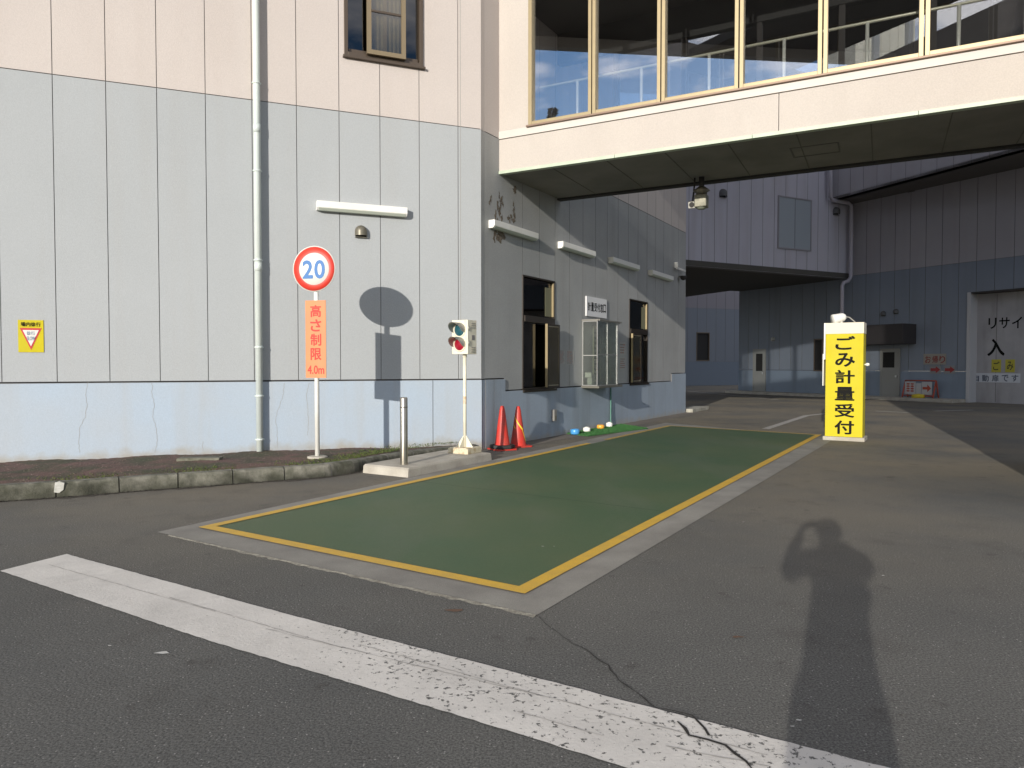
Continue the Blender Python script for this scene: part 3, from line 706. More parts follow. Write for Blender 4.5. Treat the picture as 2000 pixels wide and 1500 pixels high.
for (x0, x1, d0, d1) in ((4.4, 5.05, -.75, -.77), (4.4, 5.05, -1.25, -1.27), (4.4, 4.42, -.77, -1.25), (5.03, 5.05, -.77, -1.25)): so.wbox(BR, x0, x1, z0 - .004, z0 + .01, d0, d1, 1)
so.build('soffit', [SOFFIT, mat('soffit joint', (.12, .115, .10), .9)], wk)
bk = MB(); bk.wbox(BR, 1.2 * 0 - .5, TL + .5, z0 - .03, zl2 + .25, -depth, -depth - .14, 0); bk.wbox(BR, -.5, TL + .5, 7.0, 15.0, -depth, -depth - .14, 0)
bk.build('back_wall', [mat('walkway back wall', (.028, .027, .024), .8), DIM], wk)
inn = MB(); inn.wbox(BR, -.3, TL + .3, zw - .05, zw, -.21, -depth + .01, 0); inn.build('ceiling', mat('walkway ceiling', (.07, .065, .055), .85), wk)
MB().wbox(BR, -.3, TL + .3, z0 + .2, z0 + .4, -.21, -depth + .01).build('floor', mat('walkway floor', (.12, .11, .10), .6), wk)
MB().wbox(BR, -.2, TL + .5, 14.85, 15.0, -.2, -depth).build('roof', DROOF, wk)
# front windows
mull = [xL] + [BR.hit(u, 100)[0] for u in (1157, 1292, 1444, 1607, 1805)]
step = mull[5] - mull[4]; mull += [mull[5] + step * k for k in (1, 2)] 
for i in range(len(mull) - 1):
    x0, x1 = mull[i], mull[i + 1]; f = MB()
    e0 = .0 if i == 0 else .028
    f.wbox(BR, x0 + (0 if i == 0 else .008), x0 + .06, zs, zw, -.09, .03); f.wbox(BR, x1 - .06, x1 - .008, zs, zw, -.09, .03)
    f.wbox(BR, x0 + .06, x1 - .06, zs, zs + .05, -.09, .025); f.wbox(BR, x0 + .06, x1 - .06, zw - .05, zw, -.09, .025)
    f.wbox(BR, x0 + .045, x1 - .045, zs + .05, zs + .062, -.05, .008)
    wf_ = f.build('window_frame', BRONZE, wk, bevel=.003)
    MB().wbox(BR, x0 + .04, x1 - .04, zs + .04, zw - .04, -.045, -.039).build('pane', GLASSB, wf_)
MB().wbox(BR, xL - .03, mull[-1], zs - .03, zs - .002, -.05, .055).build('window_sill', mat('brown sill', (.22, .15, .11), .5, .3), wk, bevel=.004)
# back windows
for k in range(9):
    x0 = -.0 + k * 1.24; x1 = x0 + 1.24; f = MB(); dd = -depth - .02
    f.wbox(BR, x0, x0 + .09, zl2 + .25, 7.0, dd - .1, dd); 
    wf_ = f.build('back_window_post', DROOF, wk)
    MB().wbox(BR, x0 + .09, x1, zl2 + .25, 7.0, dd - .06, dd - .054).build('pane', GLASSB, wf_)
hr0 = BR.hit(1053, 172, -.35); hz = hr0[1]
h_ = MB().tube([BR.p(hr0[0], hz, -.35), BR.p(TL, hz, -.35)], .02, 12); hrail = h_.build('handrail', mat('cream handrail', (.62, .60, .45), .35, .2), wk)
for u in (1128, 1253, 1385, 1531, 1693, 1871):
    x = BR.hit(u, 150, -.35)[0]; MB().tube([BR.p(x, z0 + .4, -.35), BR.p(x, hz - .01, -.35)], .024, 10).build('post', mat('pale rail post', (.66, .66, .58), .35, .2), hrail)

# pier building at the right end of the walkway (outside the frame; throws the long shadow)
pr_ = thing('pier_building', (5.26, 6.275, 0), 'tall pink stair block carrying the right end of the walkway', 'building')
pa = Vector((5.26, 6.275, 0)); pbx = MB(); bdir = BR.a
pbx.obox(pa + Z * 1.11, bdir * 6, wv * 4.3, Z * (12 - 1.11), 0); pbx.obox(pa - bdir * .02 - wv * .02, bdir * 6.04, wv * 4.34, Z * 1.10, 1)
pbx.build('wall', [PINK, BLUE], pr_); MB().obox(pa - bdir * .1 - wv * .1 + Z * 12, bdir * 6.2, wv * 4.5, Z * .25).build('roof', DROOF, pr_)

# ------------------------------------------------------------------ rear buildings
def seams_every(s0, s1, st=.6): 
    r = []; x = s0
    while x < s1: r.append(x); x += st
    return r
rb_ = thing('rear_building', BW.p(0, 0, 0), 'pink and grey building with shade-tinted walls closing the yard behind the yellow pillar', 'building')
dl = BW.hit(1888, 700)[0]; dh = (BW.hit(1888, 572)[1] + BW.hit(1995, 562)[1]) / 2
RD = (dl, dl + 5.2, 0.0, dh)
d1a = BW.hit(1471, 690); d1b = BW.hit(1497, 760)
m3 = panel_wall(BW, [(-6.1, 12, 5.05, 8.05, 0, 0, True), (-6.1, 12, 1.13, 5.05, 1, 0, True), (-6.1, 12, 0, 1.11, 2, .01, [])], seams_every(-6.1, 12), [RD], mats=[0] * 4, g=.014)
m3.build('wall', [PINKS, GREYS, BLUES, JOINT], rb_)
# overhead block
lo = BW.p(0, 0, 0)
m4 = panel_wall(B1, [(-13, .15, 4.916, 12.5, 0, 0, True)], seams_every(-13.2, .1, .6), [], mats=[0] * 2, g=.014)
m4.build('overhead_wall', [mat('shade-tinted overhead pink paint', (.50, .49, .55), .75, col2=(.47, .46, .52), scale=.5, streak=(.33, .29, .3), sfac=.4, sscale=(2, 2, .2)), JOINT], rb_)  # pink paint with the bluish shade put into its colour
sp_ = MB().prism([(13.95, 29.45, 4.93), (2, 23.45, 4.93), (2, 41.7, 4.93), (7.2, 41.7, 4.93), (10.52, 34.35, 4.93), (11.2, 34.65, 4.93)], Z * .2)
sp_.build('overhead_soffit', mat('dark soffit', (.085, .08, .07), .9), rb_)
MB().obox(B1.p(-13, 12.5, .1), B1.a * 13.2, -B1.n * 12, Z * .3).build('roof', DROOF, rb_)
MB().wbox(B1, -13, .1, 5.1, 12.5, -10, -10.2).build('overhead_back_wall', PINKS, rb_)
# upper projecting block over the right hand wall
zb2 = (B2.hit(1634, 388)[1] + B2.hit(1960, 302)[1]) / 2
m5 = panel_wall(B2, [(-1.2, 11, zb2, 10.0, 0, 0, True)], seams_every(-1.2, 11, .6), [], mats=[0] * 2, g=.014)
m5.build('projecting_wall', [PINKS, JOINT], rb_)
u5 = MB(); u5.prism([B2.p(-1.2, zb2, 0), B2.p(11, zb2, 0), B2.p(11, zb2, -4), B2.p(-1.2, zb2, -2)], Z * .1)
u5.build('projecting_soffit', mat('grey brown soffit', (.12, .11, .10), .9), rb_)
u6 = MB(); zt5 = B2.hit(1789, 80)[1]; u6.wbox(B2, -1.3, 11, 10.0, zt5, 0.03, -3, 0); u6.build('roof', DROOF, rb_)
# roller door
tw = BW; ft = MB()
ft.wbox(tw, dl, dl + .12, 0, dh, -.45, .03, 0); ft.wbox(tw, dl + .12, dl + .5, dh - .06, dh, -.45, .02, 1); ft.wbox(tw, dl + .5, dl + 5.2, dh - .06, dh, -.45, .02, 1); 
rdo = MB(); rdo.wbox(tw, dl + .12, dl + 5.2, 0, dh - .06, -.5, -.44, 0)
rdoor = rdo.build('roller_door', SHUT, rb_)
ft.build('door_frame', [mat('pale door frame', (.46, .46, .47), .5), DROOF], rdoor)
mbx = MB(); x = dl + .12 + (BW.hit(1945, 700, -.44)[0] - dl - .12)
mbx.wbox(tw, x, x + .015, .05, dh - .1, -.4395, -.436); mbx.build('door_seam', JOINT, rdoor)
# lettering on the roller door
tx = MB(); ax = BW.a; o_ = BW.p(0, 0, -.44)
def onw(mb, w, body, ul, vt, ur, vb, d, mi=0, bold=.015, rep=None):
    a = w.hit(ul, vt, d); b = w.hit(ur, vb, d); az_ = Z; top = w.hit((ul + ur) / 2, vt, d)[1]; bot = w.hit((ul + ur) / 2, vb, d)[1]
    text(mb, body, w.p(0, 0, d), w.a, Z, w.n, a[0], b[0], bot, top, bold, mi, lift=.004)
onw(tx, BW, 'リ', 1931, 621, 1946, 642, -.44); onw(tx, BW, 'サ', 1952, 620, 1972, 641, -.44); onw(tx, BW, 'イ', 1977, 619, 1996, 641, -.44)
onw(tx, BW, '入', 1929, 662, 1962, 695, -.44, bold=.03)
tx.build('lettering', BLACK, rdoor)
def wall_plate(name, w, ul, vt, ur, vb, d, m, label, cat, group=None, th=.012):
    a = w.hit(ul, vt, d); b = w.hit(ur, vb, d); top = w.hit((ul + ur) / 2, vt, d)[1]; bot = w.hit((ul + ur) / 2, vb, d)[1]
    root = thing(name, w.p((a[0] + b[0]) / 2, bot, d), label, cat, group)
    MB().wbox(w, a[0], b[0], bot, top, d + .001, d + th).build('board', m, root); return root, a[0], b[0], bot, top
YDK = mat('dull yellow plate', (.50, .44, .05), .6)
for (u0, u1, ch, lb) in ((1937, 1955, 'ご', 'left yellow plate with one character on the roller door'), (1964, 1982, 'み', 'right yellow plate with one character on the roller door')):
    r_, *_q = wall_plate('door_plate', BW, u0, 702, u1, 727, -.44, YDK, lb, 'sign', 'yellow character plates on the roller door')
    t_ = MB(); onw(t_, BW, ch, u0 + 3, 706, u1 - 3, 723, -.427); t_.build('lettering', mat('olive lettering', (.07, .07, .03), .6), r_)
r_, *_q = wall_plate('door_notice', BW, 1897, 729, 1993, 747, -.44, mat('pale plate', (.60, .62, .66), .6), 'long pale sign with five characters low on the roller door', 'sign')
t_ = MB()
for i, ch in enumerate('自動扉です'): onw(t_, BW, ch, 1899 + i * 19.2, 732, 1912 + i * 19.2, 745, -.427, bold=.02)
t_.build('lettering', mat('slate lettering', (.10, .12, .16), .6), r_)
r_, *_q = wall_plate('exit_sign', BW, 1804, 691, 1848, 712, .012, mat('dull cream board', (.30, .28, .24), .7), 'cream board with dark red characters on the shaded rear wall', 'sign')
t_ = MB()
for i, ch in enumerate('お帰り'): onw(t_, BW, ch, 1807 + i * 14, 695, 1818 + i * 14, 709, .025, bold=.02)
t_.build('lettering', mat('dark red lettering', (.24, .05, .04), .6), r_)
for (u0, lb) in ((1816, 'left plate with a dark red arrow on the rear wall'), (1844, 'right plate with a dark red arrow next to the roller door')):
    r_, a, b, z_0, z_1 = wall_plate('arrow_plate', BW, u0, 714, u0 + 22, 730, .012, mat('dull grey plate', (.25, .25, .25), .7), lb, 'sign', 'red arrow plates on the rear wall')
    w_ = b - a; h_ = z_1 - z_0; P = [(.1, .32), (.55, .32), (.55, .08), (.95, .5), (.55, .92), (.55, .68), (.1, .68)]
    MB().prism([BW.p(a + w_ * x, z_0 + h_ * y, .026) for x, y in P], BW.n * .002).build('arrow', mat('dull red', (.30, .03, .03), .6), r_)
# doors, windows and canopy of the rear wall
def door(w, ul, ur, vt, vb, glassy, d=.0, name='door'):
    a = w.hit(ul, vb)[0]; b = w.hit(ur, vb)[0]; zt_ = w.hit((ul + ur) / 2, vt)[1]
    f = MB(); frame_rect(f, w, a - .06, b + .06, -.0, zt_ + .06, .06, 0.012, .05, 0); f.wbox(w, a, b, .02, zt_, .012, .035, 0)
    dr = f.build(name, DOORM, rb_)
    if glassy: MB().wbox(w, a + (b - a) * .2, b - (b - a) * .2, zt_ * .52, zt_ * .92, .036, .04).build('pane', DARK, dr)
    MB().wbox(w, b - .12, b - .06, zt_ * .45, zt_ * .49, .036, .08).build('handle', ALU, dr)
door(BW, 1473, 1494, 684, 758, True); door(BW, 1722, 1755, 684, 777, False)
a = BW.hit(1722, 690)[0]; b = BW.hit(1752, 690)[0]; 
MB().wbox(BW, a + .08, b - .08, 1.25, BW.hit(1738, 688)[1], .036, .042).build('door_window', DARK, rb_)
for (ul, ur, vt, vb) in ((1590, 1608, 662, 725),):
    a = BW.hit(ul, vb)[0]; b = BW.hit(ur, vb)[0]; f = MB(); q0 = BW.hit(ul, vb)[1]; q1 = BW.hit(ul, vt)[1]
    frame_rect(f, BW, a, b, max(q0, 1.0), q1, .05, .01, .05); wn2 = f.build('window', DBRONZE, rb_); MB().wbox(BW, a + .05, b - .05, max(q0, 1.0) + .05, q1 - .05, .012, .02).build('pane', DARK, wn2)
a = BW.hit(1675, 650)[0]; b = BW.hit(1790, 650)[0]; q0 = BW.hit(1788, 672)[1]; q1 = BW.hit(1788, 633)[1]
MB().wbox(BW, a, b - .0, q0, q1, .01, .9).build('door_canopy', mat('dark canopy', (.035, .03, .03), .7), rb_, bevel=.01)
# louvre panel on the overhead wall
a, q1 = B1.hit(1519, 384); b, q0 = B1.hit(1583, 489)
a, b = min(a, b), max(a, b)
f = MB(); zz1 = B1.hit(1550, 386)[1]; zz0 = B1.hit(1550, 488)[1]
frame_rect(f, B1, a, b, zz0, zz1, .05, .0, .05, 0); f.wbox(B1, a + .05, b - .05, zz0 + .05, zz1 - .05, .0, .03, 1); f.wbox(B1, (a + b) / 2 - .01, (a + b) / 2 + .01, zz0 + .05, zz1 - .05, .03, .034, 2)
f.build('hatch_panel', [mat('panel frame', (.30, .29, .31), .5), mat('panel face', (.34, .38, .42), .5), JOINT], rb_)
# rear drainpipe with two offsets
def rp(u, v, d=.25): s_, z_ = B1.hit(u, v, d); return B1.p(s_, z_, d)
MB().tube([rp(1622, 250), rp(1622, 384), rp(1626, 391), rp(1656, 396), rp(1663, 402), rp(1662, 540), rp(1657, 549), rp(1648, 552), rp(1645, 558), rp(1644, 640), rp(1643, 776)], .075, 12).build('drainpipe', PIPED, rb_)
# far wall beyond the passage
fw = thing('far_building', FA.p(0, 0, 0), 'distant grey wall with one dark window seen through the passage', 'building')
q1 = FA.hit(1400, 603)[1]; q2 = FA.hit(1400, 706)[1]; a = FA.hit(1360, 650)[0]; b = FA.hit(1386, 650)[0]; wz0 = q2 + .03; wz1 = FA.hit(1372, 649)[1]
m6 = panel_wall(FA, [(-9, 12, q1, 12, 0, 0, True), (-9, 12, q2, q1, 1, 0, True), (-9, 12, 0, q2, 2, .01, [])], seams_every(-9, 12, .75), [(a, b, wz0, wz1)], mats=[0] * 4, g=.02)
m6.build('wall', [mat('far shade-darkened pink', (.20, .185, .20), .8), mat('far shade-darkened grey', (.15, .165, .19), .8), mat('far shade-darkened blue', (.13, .155, .19), .8), JOINT], fw)  # rear paints darkened further for the shade in the passage
f = MB(); frame_rect(f, FA, a, b, wz0, wz1, .06, -.1, .02); wn2 = f.build('window', DBRONZE, fw); MB().wbox(FA, a + .05, b - .05, wz0 + .05, wz1 - .05, -.1, -.08).build('pane', DARK, wn2)
# overhead eave behind the walkway, and a pale tower in the sun beyond
E = EYE + ray(1621, 107) * 24.0; rv = BW.a; lft = Vector((-.8625, -.506, 0))
ev = thing('linking_roof', E, 'dark flat roof above the yard seen through the walkway windows', 'roof')
MB().prism([E - rv * 4, E + rv * 16, E + rv * 16 + lft * 3, E - rv * 4 + lft * 4], Z * .3).build('roof_slab', DROOF, ev)
Tp = EYE + ray(1668, 300) * 62; Tp.z = 0
tb = thing('pale_tower', Tp, 'sunlit cream tower glimpsed through the walkway glass', 'building')
tw_ = Wall((Tp.x, Tp.y), (1, .12)); tmb = MB(); 
for i in range(7):
    for j in range(14): tmb.wbox(tw_, i * .8 + .03, i * .8 + .77, j * 2.4 + .02, j * 2.4 + 2.37, -.3, 0)
tmb.wbox(tw_, 0, 5.6, 0, 33.5, -6, -.04, 1)
tmb.build('wall', [PALE, mat('tower joint', (.4, .39, .34), .8)], tb)
tg = MB(); x = tw_.hit(1702, 90)[0]; tg.wbox(tw_, x, x + .5, 0, 33, -.02, .4); x = tw_.hit(1767, 60)[0]; tg.wbox(tw_, x, x + .45, 0, 33, -.02, .5)
tg.build('pilaster', mat('grey pilaster', (.30, .31, .32), .8), tb)

# ------------------------------------------------------------------ behind the camera: what the glass mirrors
cq = Vector((-10.5, 3.5, 12.5)); ce = Vector((.48, -.877, 0)); cw_ = Vector((.877, .48, 0))  # unseen canopy, placed and sized to darken what the panes mirror
cp = thing('high_canopy', cq, 'unseen canopy roof beside the yard, sized for its dark reflection in the walkway glass', 'canopy')
MB().prism([cq - ce * 5, cq + ce * 22, cq + ce * 22 + cw_ * 9, cq - ce * 5 + cw_ * 7], Z * .4).build('roof', DROOF, cp)
MB().obox(cq - ce * 5 + cw_ * .4 - Z * .35, ce * 18, cw_ * .3, Z * .34).build('beam', GREYP, cp)
MB().obox(cq - ce * 4.9 + cw_ * 5.2 - Z * 12.5, ce * .3, cw_ * .3, Z * 12.5).build('post', GREYP, cp)
def conifer(x, y, h, lab):
    t = thing('conifer_tree', (x, y, 0), lab, 'tree', 'conifers behind the camera')
    MB().tube([(x, y, 0), (x, y, h * .5), (x, y, h)], [.22, .13, .02], 8).build('trunk', BARK, t)
    c = MB()
    for i in range(2600):
        f = random.random() ** .7; z = h * (.12 + .88 * f); R_ = (1 - f) * 2.4 + .12; a_ = random.random() * 6.28; r = R_ * random.random() ** .5 * (.75 + .25 * math.sin(z * 7))
        p = Vector((x + r * math.cos(a_), y + r * math.sin(a_), z - r * .25)); l = random.uniform(.12, .3); d = Vector((math.cos(a_), math.sin(a_), -.3)) * l; q = Vector((-math.sin(a_), math.cos(a_), random.uniform(-.4, .4))) * l * .35
        c.add([p, p + d * .5 + q, p + d, p + d * .5 - q], [(0, 1, 2, 3)])
    c.build('crown', LEAF, t)
conifer(-19, -4, 14.4, 'tallest conifer at the left of the row behind the yard'); conifer(-16, -7.5, 14.0, 'middle conifer of the row behind the yard'); conifer(-22, -8, 13.2, 'shortest conifer standing apart behind the yard')

# ------------------------------------------------------------------ wall fittings
def lamp(w, p0, p1, label, d=.12, h=.13, group='long fluorescent lamps on the wall'):
    (a, zt_) = w.hit(*p0, d); (b, zt2) = w.hit(*p1, d); z_ = (zt_ + zt2) / 2
    r_ = thing('wall_lamp', w.p((a + b) / 2, z_ - h, 0), label, 'wall lamp', group)
    sec = lambda s_: [w.p(s_, z_, 0.003), w.p(s_, z_, d), w.p(s_, z_ - h * .72, d), w.p(s_, z_ - h, d * .72), w.p(s_, z_ - h, .003)]
    MB().prism(sec(a), w.a * (b - a)).build('housing', WHITE, r_, bevel=.004)
    MB().prism([w.p(a + .03, z_ - h * .75 - .004, d - .002), w.p(a + .03, z_ - h - .004, d * .72), w.p(a + .03, z_ - h - .004, .02), w.p(a + .03, z_ - h + .004, .02), w.p(a + .03, z_ - h * .74 + .004, d - .01)], w.a * (b - a - .06)).build('diffuser', mat('lamp diffuser', (.50, .54, .46), .5), r_)
lamp(W1, (619, 391), (796, 405), 'long white lamp on the sunlit wall above the round vent')
lamp(W2, (966, 428), (1052, 456), 'nearest white lamp on the shaded side wall by the peeling paint')
lamp(W2, (1100, 472), (1164, 490), 'second white lamp along the side wall half in bridge shadow')
lamp(W2, (1198, 503), (1250, 517), 'third lamp along the side wall above the reception sign')
lamp(W2, (1275, 528), (1316, 539), 'farthest lamp on the side wall close to its far corner')
def vent(w, u, v, r, label, m=VENT):
    s_, z_ = w.hit(u, v, .05); R_ = thing('wall_vent', w.p(s_, z_ - r, 0), label, 'vent', 'hooded wall vents')
    mb = MB(); n = 16; rings = []
    for (ph, dz) in [(0, -.75), (0, -.3)] + [(math.radians(a_), 0) for a_ in (0, 15, 30, 45, 60, 75, 89)]:
        rings.append([w.p(s_ - math.cos(math.pi * k / n) * r * math.cos(ph), z_ + r * (dz + math.sin(ph)), .003 + math.sin(math.pi * k / n) * r * 1.15 * math.cos(ph)) for k in range(n + 1)])
    b0 = len(mb.v); c = n + 1
    for g_ in rings: mb.v += g_
    for i in range(len(rings) - 1):
        for k in range(n): mb.f.append([b0 + i * c + k, b0 + i * c + k + 1, b0 + (i + 1) * c + k + 1, b0 + (i + 1) * c + k]); mb.m.append(0); mb.sm.append(True)
    mb.build('hood', m, R_)
    lb = MB(); lb.wbox(w, s_ - r * .98, s_ + r * .98, z_ - r * 1.05, z_ - r * .95, .002, r * .5); lb.wbox(w, s_ - r * .9, s_ + r * .9, z_ - r * .95, z_ + r * .2, .002, .006, 1); lb.build('louvre', [m, DARK], R_)
vent(W1, 706, 451, .09, 'round bronze vent hood under the lamp on the sunlit wall')
VD = mat('dark vent', (.10, .10, .10), .5)
vent(B1, 1413, 377, .16, 'dark vent hood high on the overhead wall left of the panel', VD); vent(B1, 1634, 412, .16, 'dark vent hood beside the rear drainpipe', VD)
vent(BW, 1724, 612, .10, 'left of two small dark vents above the rear door canopy', VD); vent(BW, 1749, 608, .10, 'right of two small dark vents above the rear door canopy', VD)
vent(BW, 1779, 368, .13, 'small dark fitting high under the projecting block', VD); vent(BW, 1509, 662, .10, 'small pale fitting right of the far glazed door', mat('pale fitting', (.4, .4, .38), .5))

# reception sign and notices on wall two
s0, _ = W2.hit(1143, 600); s1, _ = W2.hit(1183, 600); zt_ = W2.hit(1143, 578)[1]; zb_ = W2.hit(1143, 617)[1]
rs = thing('reception_sign', W2.p((s0 + s1) / 2, zb_, 0), 'white rectangular board with black characters above the glass hatch', 'sign')
MB().wbox(W2, s0, s1, zb_, zt_, .003, .03).build('board', mat('grey white board', (.70, .70, .70), .45), rs, bevel=.003)
t_ = MB(); n_ = 6; wd = (s1 - s0) * .9 / n_
for i, ch in enumerate('計量受付窓口'):
    x = s0 + (s1 - s0) * .05 + i * wd; zm = (zt_ + zb_) / 2; text(t_, ch, W2.p(0, 0, .03), W2.a, Z, W2.n, x + wd * .06, x + wd * .94, zm - .09, zm + .09, .016)
t_.build('lettering', BLACK, rs)
def notice(w, ul, vt, ur, vb, label, m, ink, rows, seed, red=False):
    r_, a, b, q0, q1 = wall_plate('paper_notice', w, ul, vt, ur, vb, .003, m, label, 'notice', 'paper notices beside the reception hatch', .003)
    rr = random.Random(seed); mb = MB(); h = (q1 - q0) / (rows + 1)
    for i in range(rows):
        z_ = q1 - (i + 1) * h; x = a + (b - a) * .1; e = b - (b - a) * rr.uniform(.1, .35)
        while x < e:
            l = rr.uniform(.015, .035); mb.wbox(w, x, min(x + l, e), z_ - h * .25, z_ + h * .2, .0062, .0068, rr.choice((0, 0, 1)) if red else 0); x += l + .008
    mb.build('print', [ink, mat('red ink', (.35, .10, .08), .7)], r_)
INK = mat('faded ink', (.16, .15, .14), .7); PG = mat('greyed notice film', (.34, .335, .315), .6)
notice(W2, 1089, 683, 1104, 711, 'left faded notice sheet beside the first window', PG, INK, 12, 1, True)
notice(W2, 1106, 684, 1121, 712, 'right faded notice sheet beside the first window', PG, INK, 14, 2, True)
notice(W2, 1210, 668, 1222, 694, 'upper notice sheet right of the glass hatch', PG, INK, 4, 3, True)
notice(W2, 1210, 697, 1222, 722, 'lower notice sheet right of the glass hatch', PG, INK, 5, 4, True)

# slow sign on wall one
a, q1 = W1.hit(35, 624); b, q0 = W1.hit(86, 688); q1 = W1.hit(60, 625)[1]; q0 = W1.hit(60, 688)[1]
ss = thing('slow_sign', W1.p((a + b) / 2, q0, 0), 'yellow square sign with a red bordered white triangle on the grey wall', 'sign')
MB().wbox(W1, a, b, q0, q1, .003, .008).build('board', YELLOW, ss)
w_ = b - a; h_ = q1 - q0; sp = MB(); si_ = MB()
tri = lambda k, cz, d: [W1.p((a + b) / 2 - w_ * .43 * k, cz + h_ * .24 * k, d), W1.p((a + b) / 2 + w_ * .43 * k, cz + h_ * .24 * k, d), W1.p((a + b) / 2, cz - h_ * .44 * k, d)]
cz = q0 + h_ * .51
sp.prism(tri(1, cz, .009), W1.n * .0015); sp.build('triangle_border', mat('sign crimson', (.50, .03, .03), .5), ss)
si_.prism(tri(.74, cz, .011), W1.n * .0015); si_.build('triangle', SIGNW, ss)
t_ = MB()
for i, ch in enumerate('場内徐行'): text(t_, ch, W1.p(0, 0, .009), W1.a, Z, W1.n, a + w_ * (.11 + .2 * i), a + w_ * (.29 + .2 * i), q0 + h_ * .80, q0 + h_ * .93, .02)
for i, ch in enumerate('徐行'): text(t_, ch, W1.p(0, 0, .013), W1.a, Z, W1.n, a + w_ * (.34 + .17 * i), a + w_ * (.49 + .17 * i), q0 + h_ * .53, q0 + h_ * .65, .008, mi=1)
text(t_, 'SLOW', W1.p(0, 0, .013), W1.a, Z, W1.n, a + w_ * .34, a + w_ * .67, q0 + h_ * .37, q0 + h_ * .49, .008, mi=1)
t_.build('lettering', [BLACK, mat('sign grey blue', (.22, .28, .38), .5)], ss)

# socket box, conduit, bracket, cameras
s_, z_ = W2.hit(1081, 811, .03); sb = thing('socket_box', W2.p(s_, z_ - .1, .02), 'small grey box fixed low on the blue wall base', 'outlet box')
MB().wbox(W2, s_ - .055, s_ + .055, z_ - .11, z_ + .11, .022, .075).build('cover', GREYP, sb, bevel=.008); MB().wbox(W2, s_ - .03, s_ + .03, z_ - .08, z_ - .01, .0755, .08).build('flap', VENT, sb)
s_, z_ = W2.hit(1193, 757, .05); ctn = thing('conduit_pipe', W2.p(s_, 0, .05), 'thin green conduit running down from the glass hatch', 'pipe')
MB().tube([W2.p(s_, .9, .05), W2.p(s_, .35, .05), W2.p(s_ - .03, .12, .06), W2.p(s_ - .05, .03, .12)], .016, 10).build('tube', CONDUIT, ctn)
p1 = W2.hit(1322, 514, .1); p2 = W2.hit(1338, 531, .1)
lb = thing('pole_bracket', W2.p(p1[0], p2[1], .05), 'thin white L shaped bracket near the far wall corner', 'bracket')
mb = MB(); mb.wbox(W2, p1[0], p1[0] + .05, p2[1], p1[1], .08, .12); mb.wbox(W2, p1[0] + .05, p2[0], p2[1], p2[1] + .05, .08, .12); mb.wbox(W2, p1[0] + .1, p1[0] + .15, p2[1] + .05, p2[1] + .2, .003, .08); mb.build('arm', WHITE, lb)
s_, z_ = W2.hit(1334, 542, .12); dc = thing('dome_camera', W2.p(s_, z_, .1), 'small dark dome camera under the white bracket', 'camera')
MB().lathe(W2.p(s_, z_ - .06, .13), [(0, -.02), (.06, 0), (.085, .05), (.09, .1), (.0, .11)], 16).build('dome', RUBBER, dc); MB().wbox(W2, s_ - .03, s_ + .03, z_ - .0, z_ + .05, .003, .13).build('mount', GREYP, dc)

# floodlight and camera hung under the walkway
hs = BR.hit(1370, 395, -1.75); hsx, hzz = hs[0], hs[1]
P = BR.p(hsx, 0, -1.75)
fl2 = thing('hanging_lamp', BR.p(hsx, z0, -1.75), 'square weathered lamp hanging from the underside of the walkway', 'lamp')
zt_ = BR.hit(1370, 380, -1.75)[1]; zb_ = BR.hit(1370, 408, -1.75)[1]
MB().tube([P + Z * z0, P + Z * (zt_ + .05)], .045, 12).build('stem', RUBBER, fl2)
MB().lathe(P + Z * zt_, [(.04, .14), (.13, .07), (.14, .06), (.09, .03), (.09, -.0), (.0, 0)], 24).build('flange', VENT, fl2)
hw = .10; ob = P + Z * (zb_ + .02) - BR.a * hw - BR.n * hw
MB().obox(ob, BR.a * 2 * hw, BR.n * 2 * hw, Z * (zt_ - zb_ - .03)).build('housing', mat('weathered lamp box', (.24, .23, .18), .5, .3, col2=(.15, .145, .11), scale=12), fl2, bevel=.015)
MB().lathe(P + Z * (zb_ + .02), [(0, -.03), (.06, -.025), (.085, 0)], 20).build('lens', mat('lamp lens', (.25, .27, .22), .2), fl2)
cx, czz = BR.hit(1351, 400, -1.75); Q_ = BR.p(cx, czz, -1.75); ccm = thing('bullet_camera', Q_, 'small boxy camera on a dark cable beside the hanging lamp', 'camera')
aim = (Vector((-.35, -.9, -.25))).normalized(); sx = aim.cross(Z).normalized(); sz = sx.cross(aim)
MB().obox(Q_ - sx * .06 - sz * .06, sx * .12, sz * .12, -aim * .2).build('body', mat('camera grey', (.40, .39, .35), .5), ccm, bevel=.012); MB().tube([Q_ + aim * .004, Q_ - aim * .02], .045, 16).build('lens', RUBBER, ccm)
MB().tube([Q_ - aim * .15 + sz * .06, Q_ + Z * .28 + BR.a * .04, Q_ + Z * (z0 - Q_.z) + BR.a * .05], .014, 8).build('cable', RUBBER, ccm)

# ------------------------------------------------------------------ speed and height limit post
pp_ = gp(620, 888, .17); 
pxy = EYE + (pp_ - EYE) * .992; pxy.z = 0
px, py = pxy.x, pxy.y
right = Vector((math.cos(math.radians(11)), -math.sin(math.radians(11)), 0))
SP = Wall((px, py), (right.x, right.y))
sg = thing('speed_sign', (px, py, .14), 'white post with a round 20 sign above an orange height limit board', 'road sign')
zt_ = SP.hit(613, 482)[1]; 
MB().tube([(px, py, .14), (px, py, zt_ - .05)], .030, 20).build('pole', WHITE, sg)
MB().lathe((px, py, .135), [(0, 0), (.13, 0), (.13, .022), (.10, .03), (0, .03)], 20).build('footing', CONC2, sg)
sdc, zd = SP.hit(613, 525, .04); Rr = (SP.hit(613, 480, .04)[1] - SP.hit(613, 570, .04)[1]) / 2
cen = SP.p(sdc, zd, .035)
kz = 1.08
disc = lambda r0, r1, d, th: MB().lathe(cen + SP.n * d, [(r0, th), (r1, th), (r1, 0), (r0, 0)], 64, axis=SP.n)
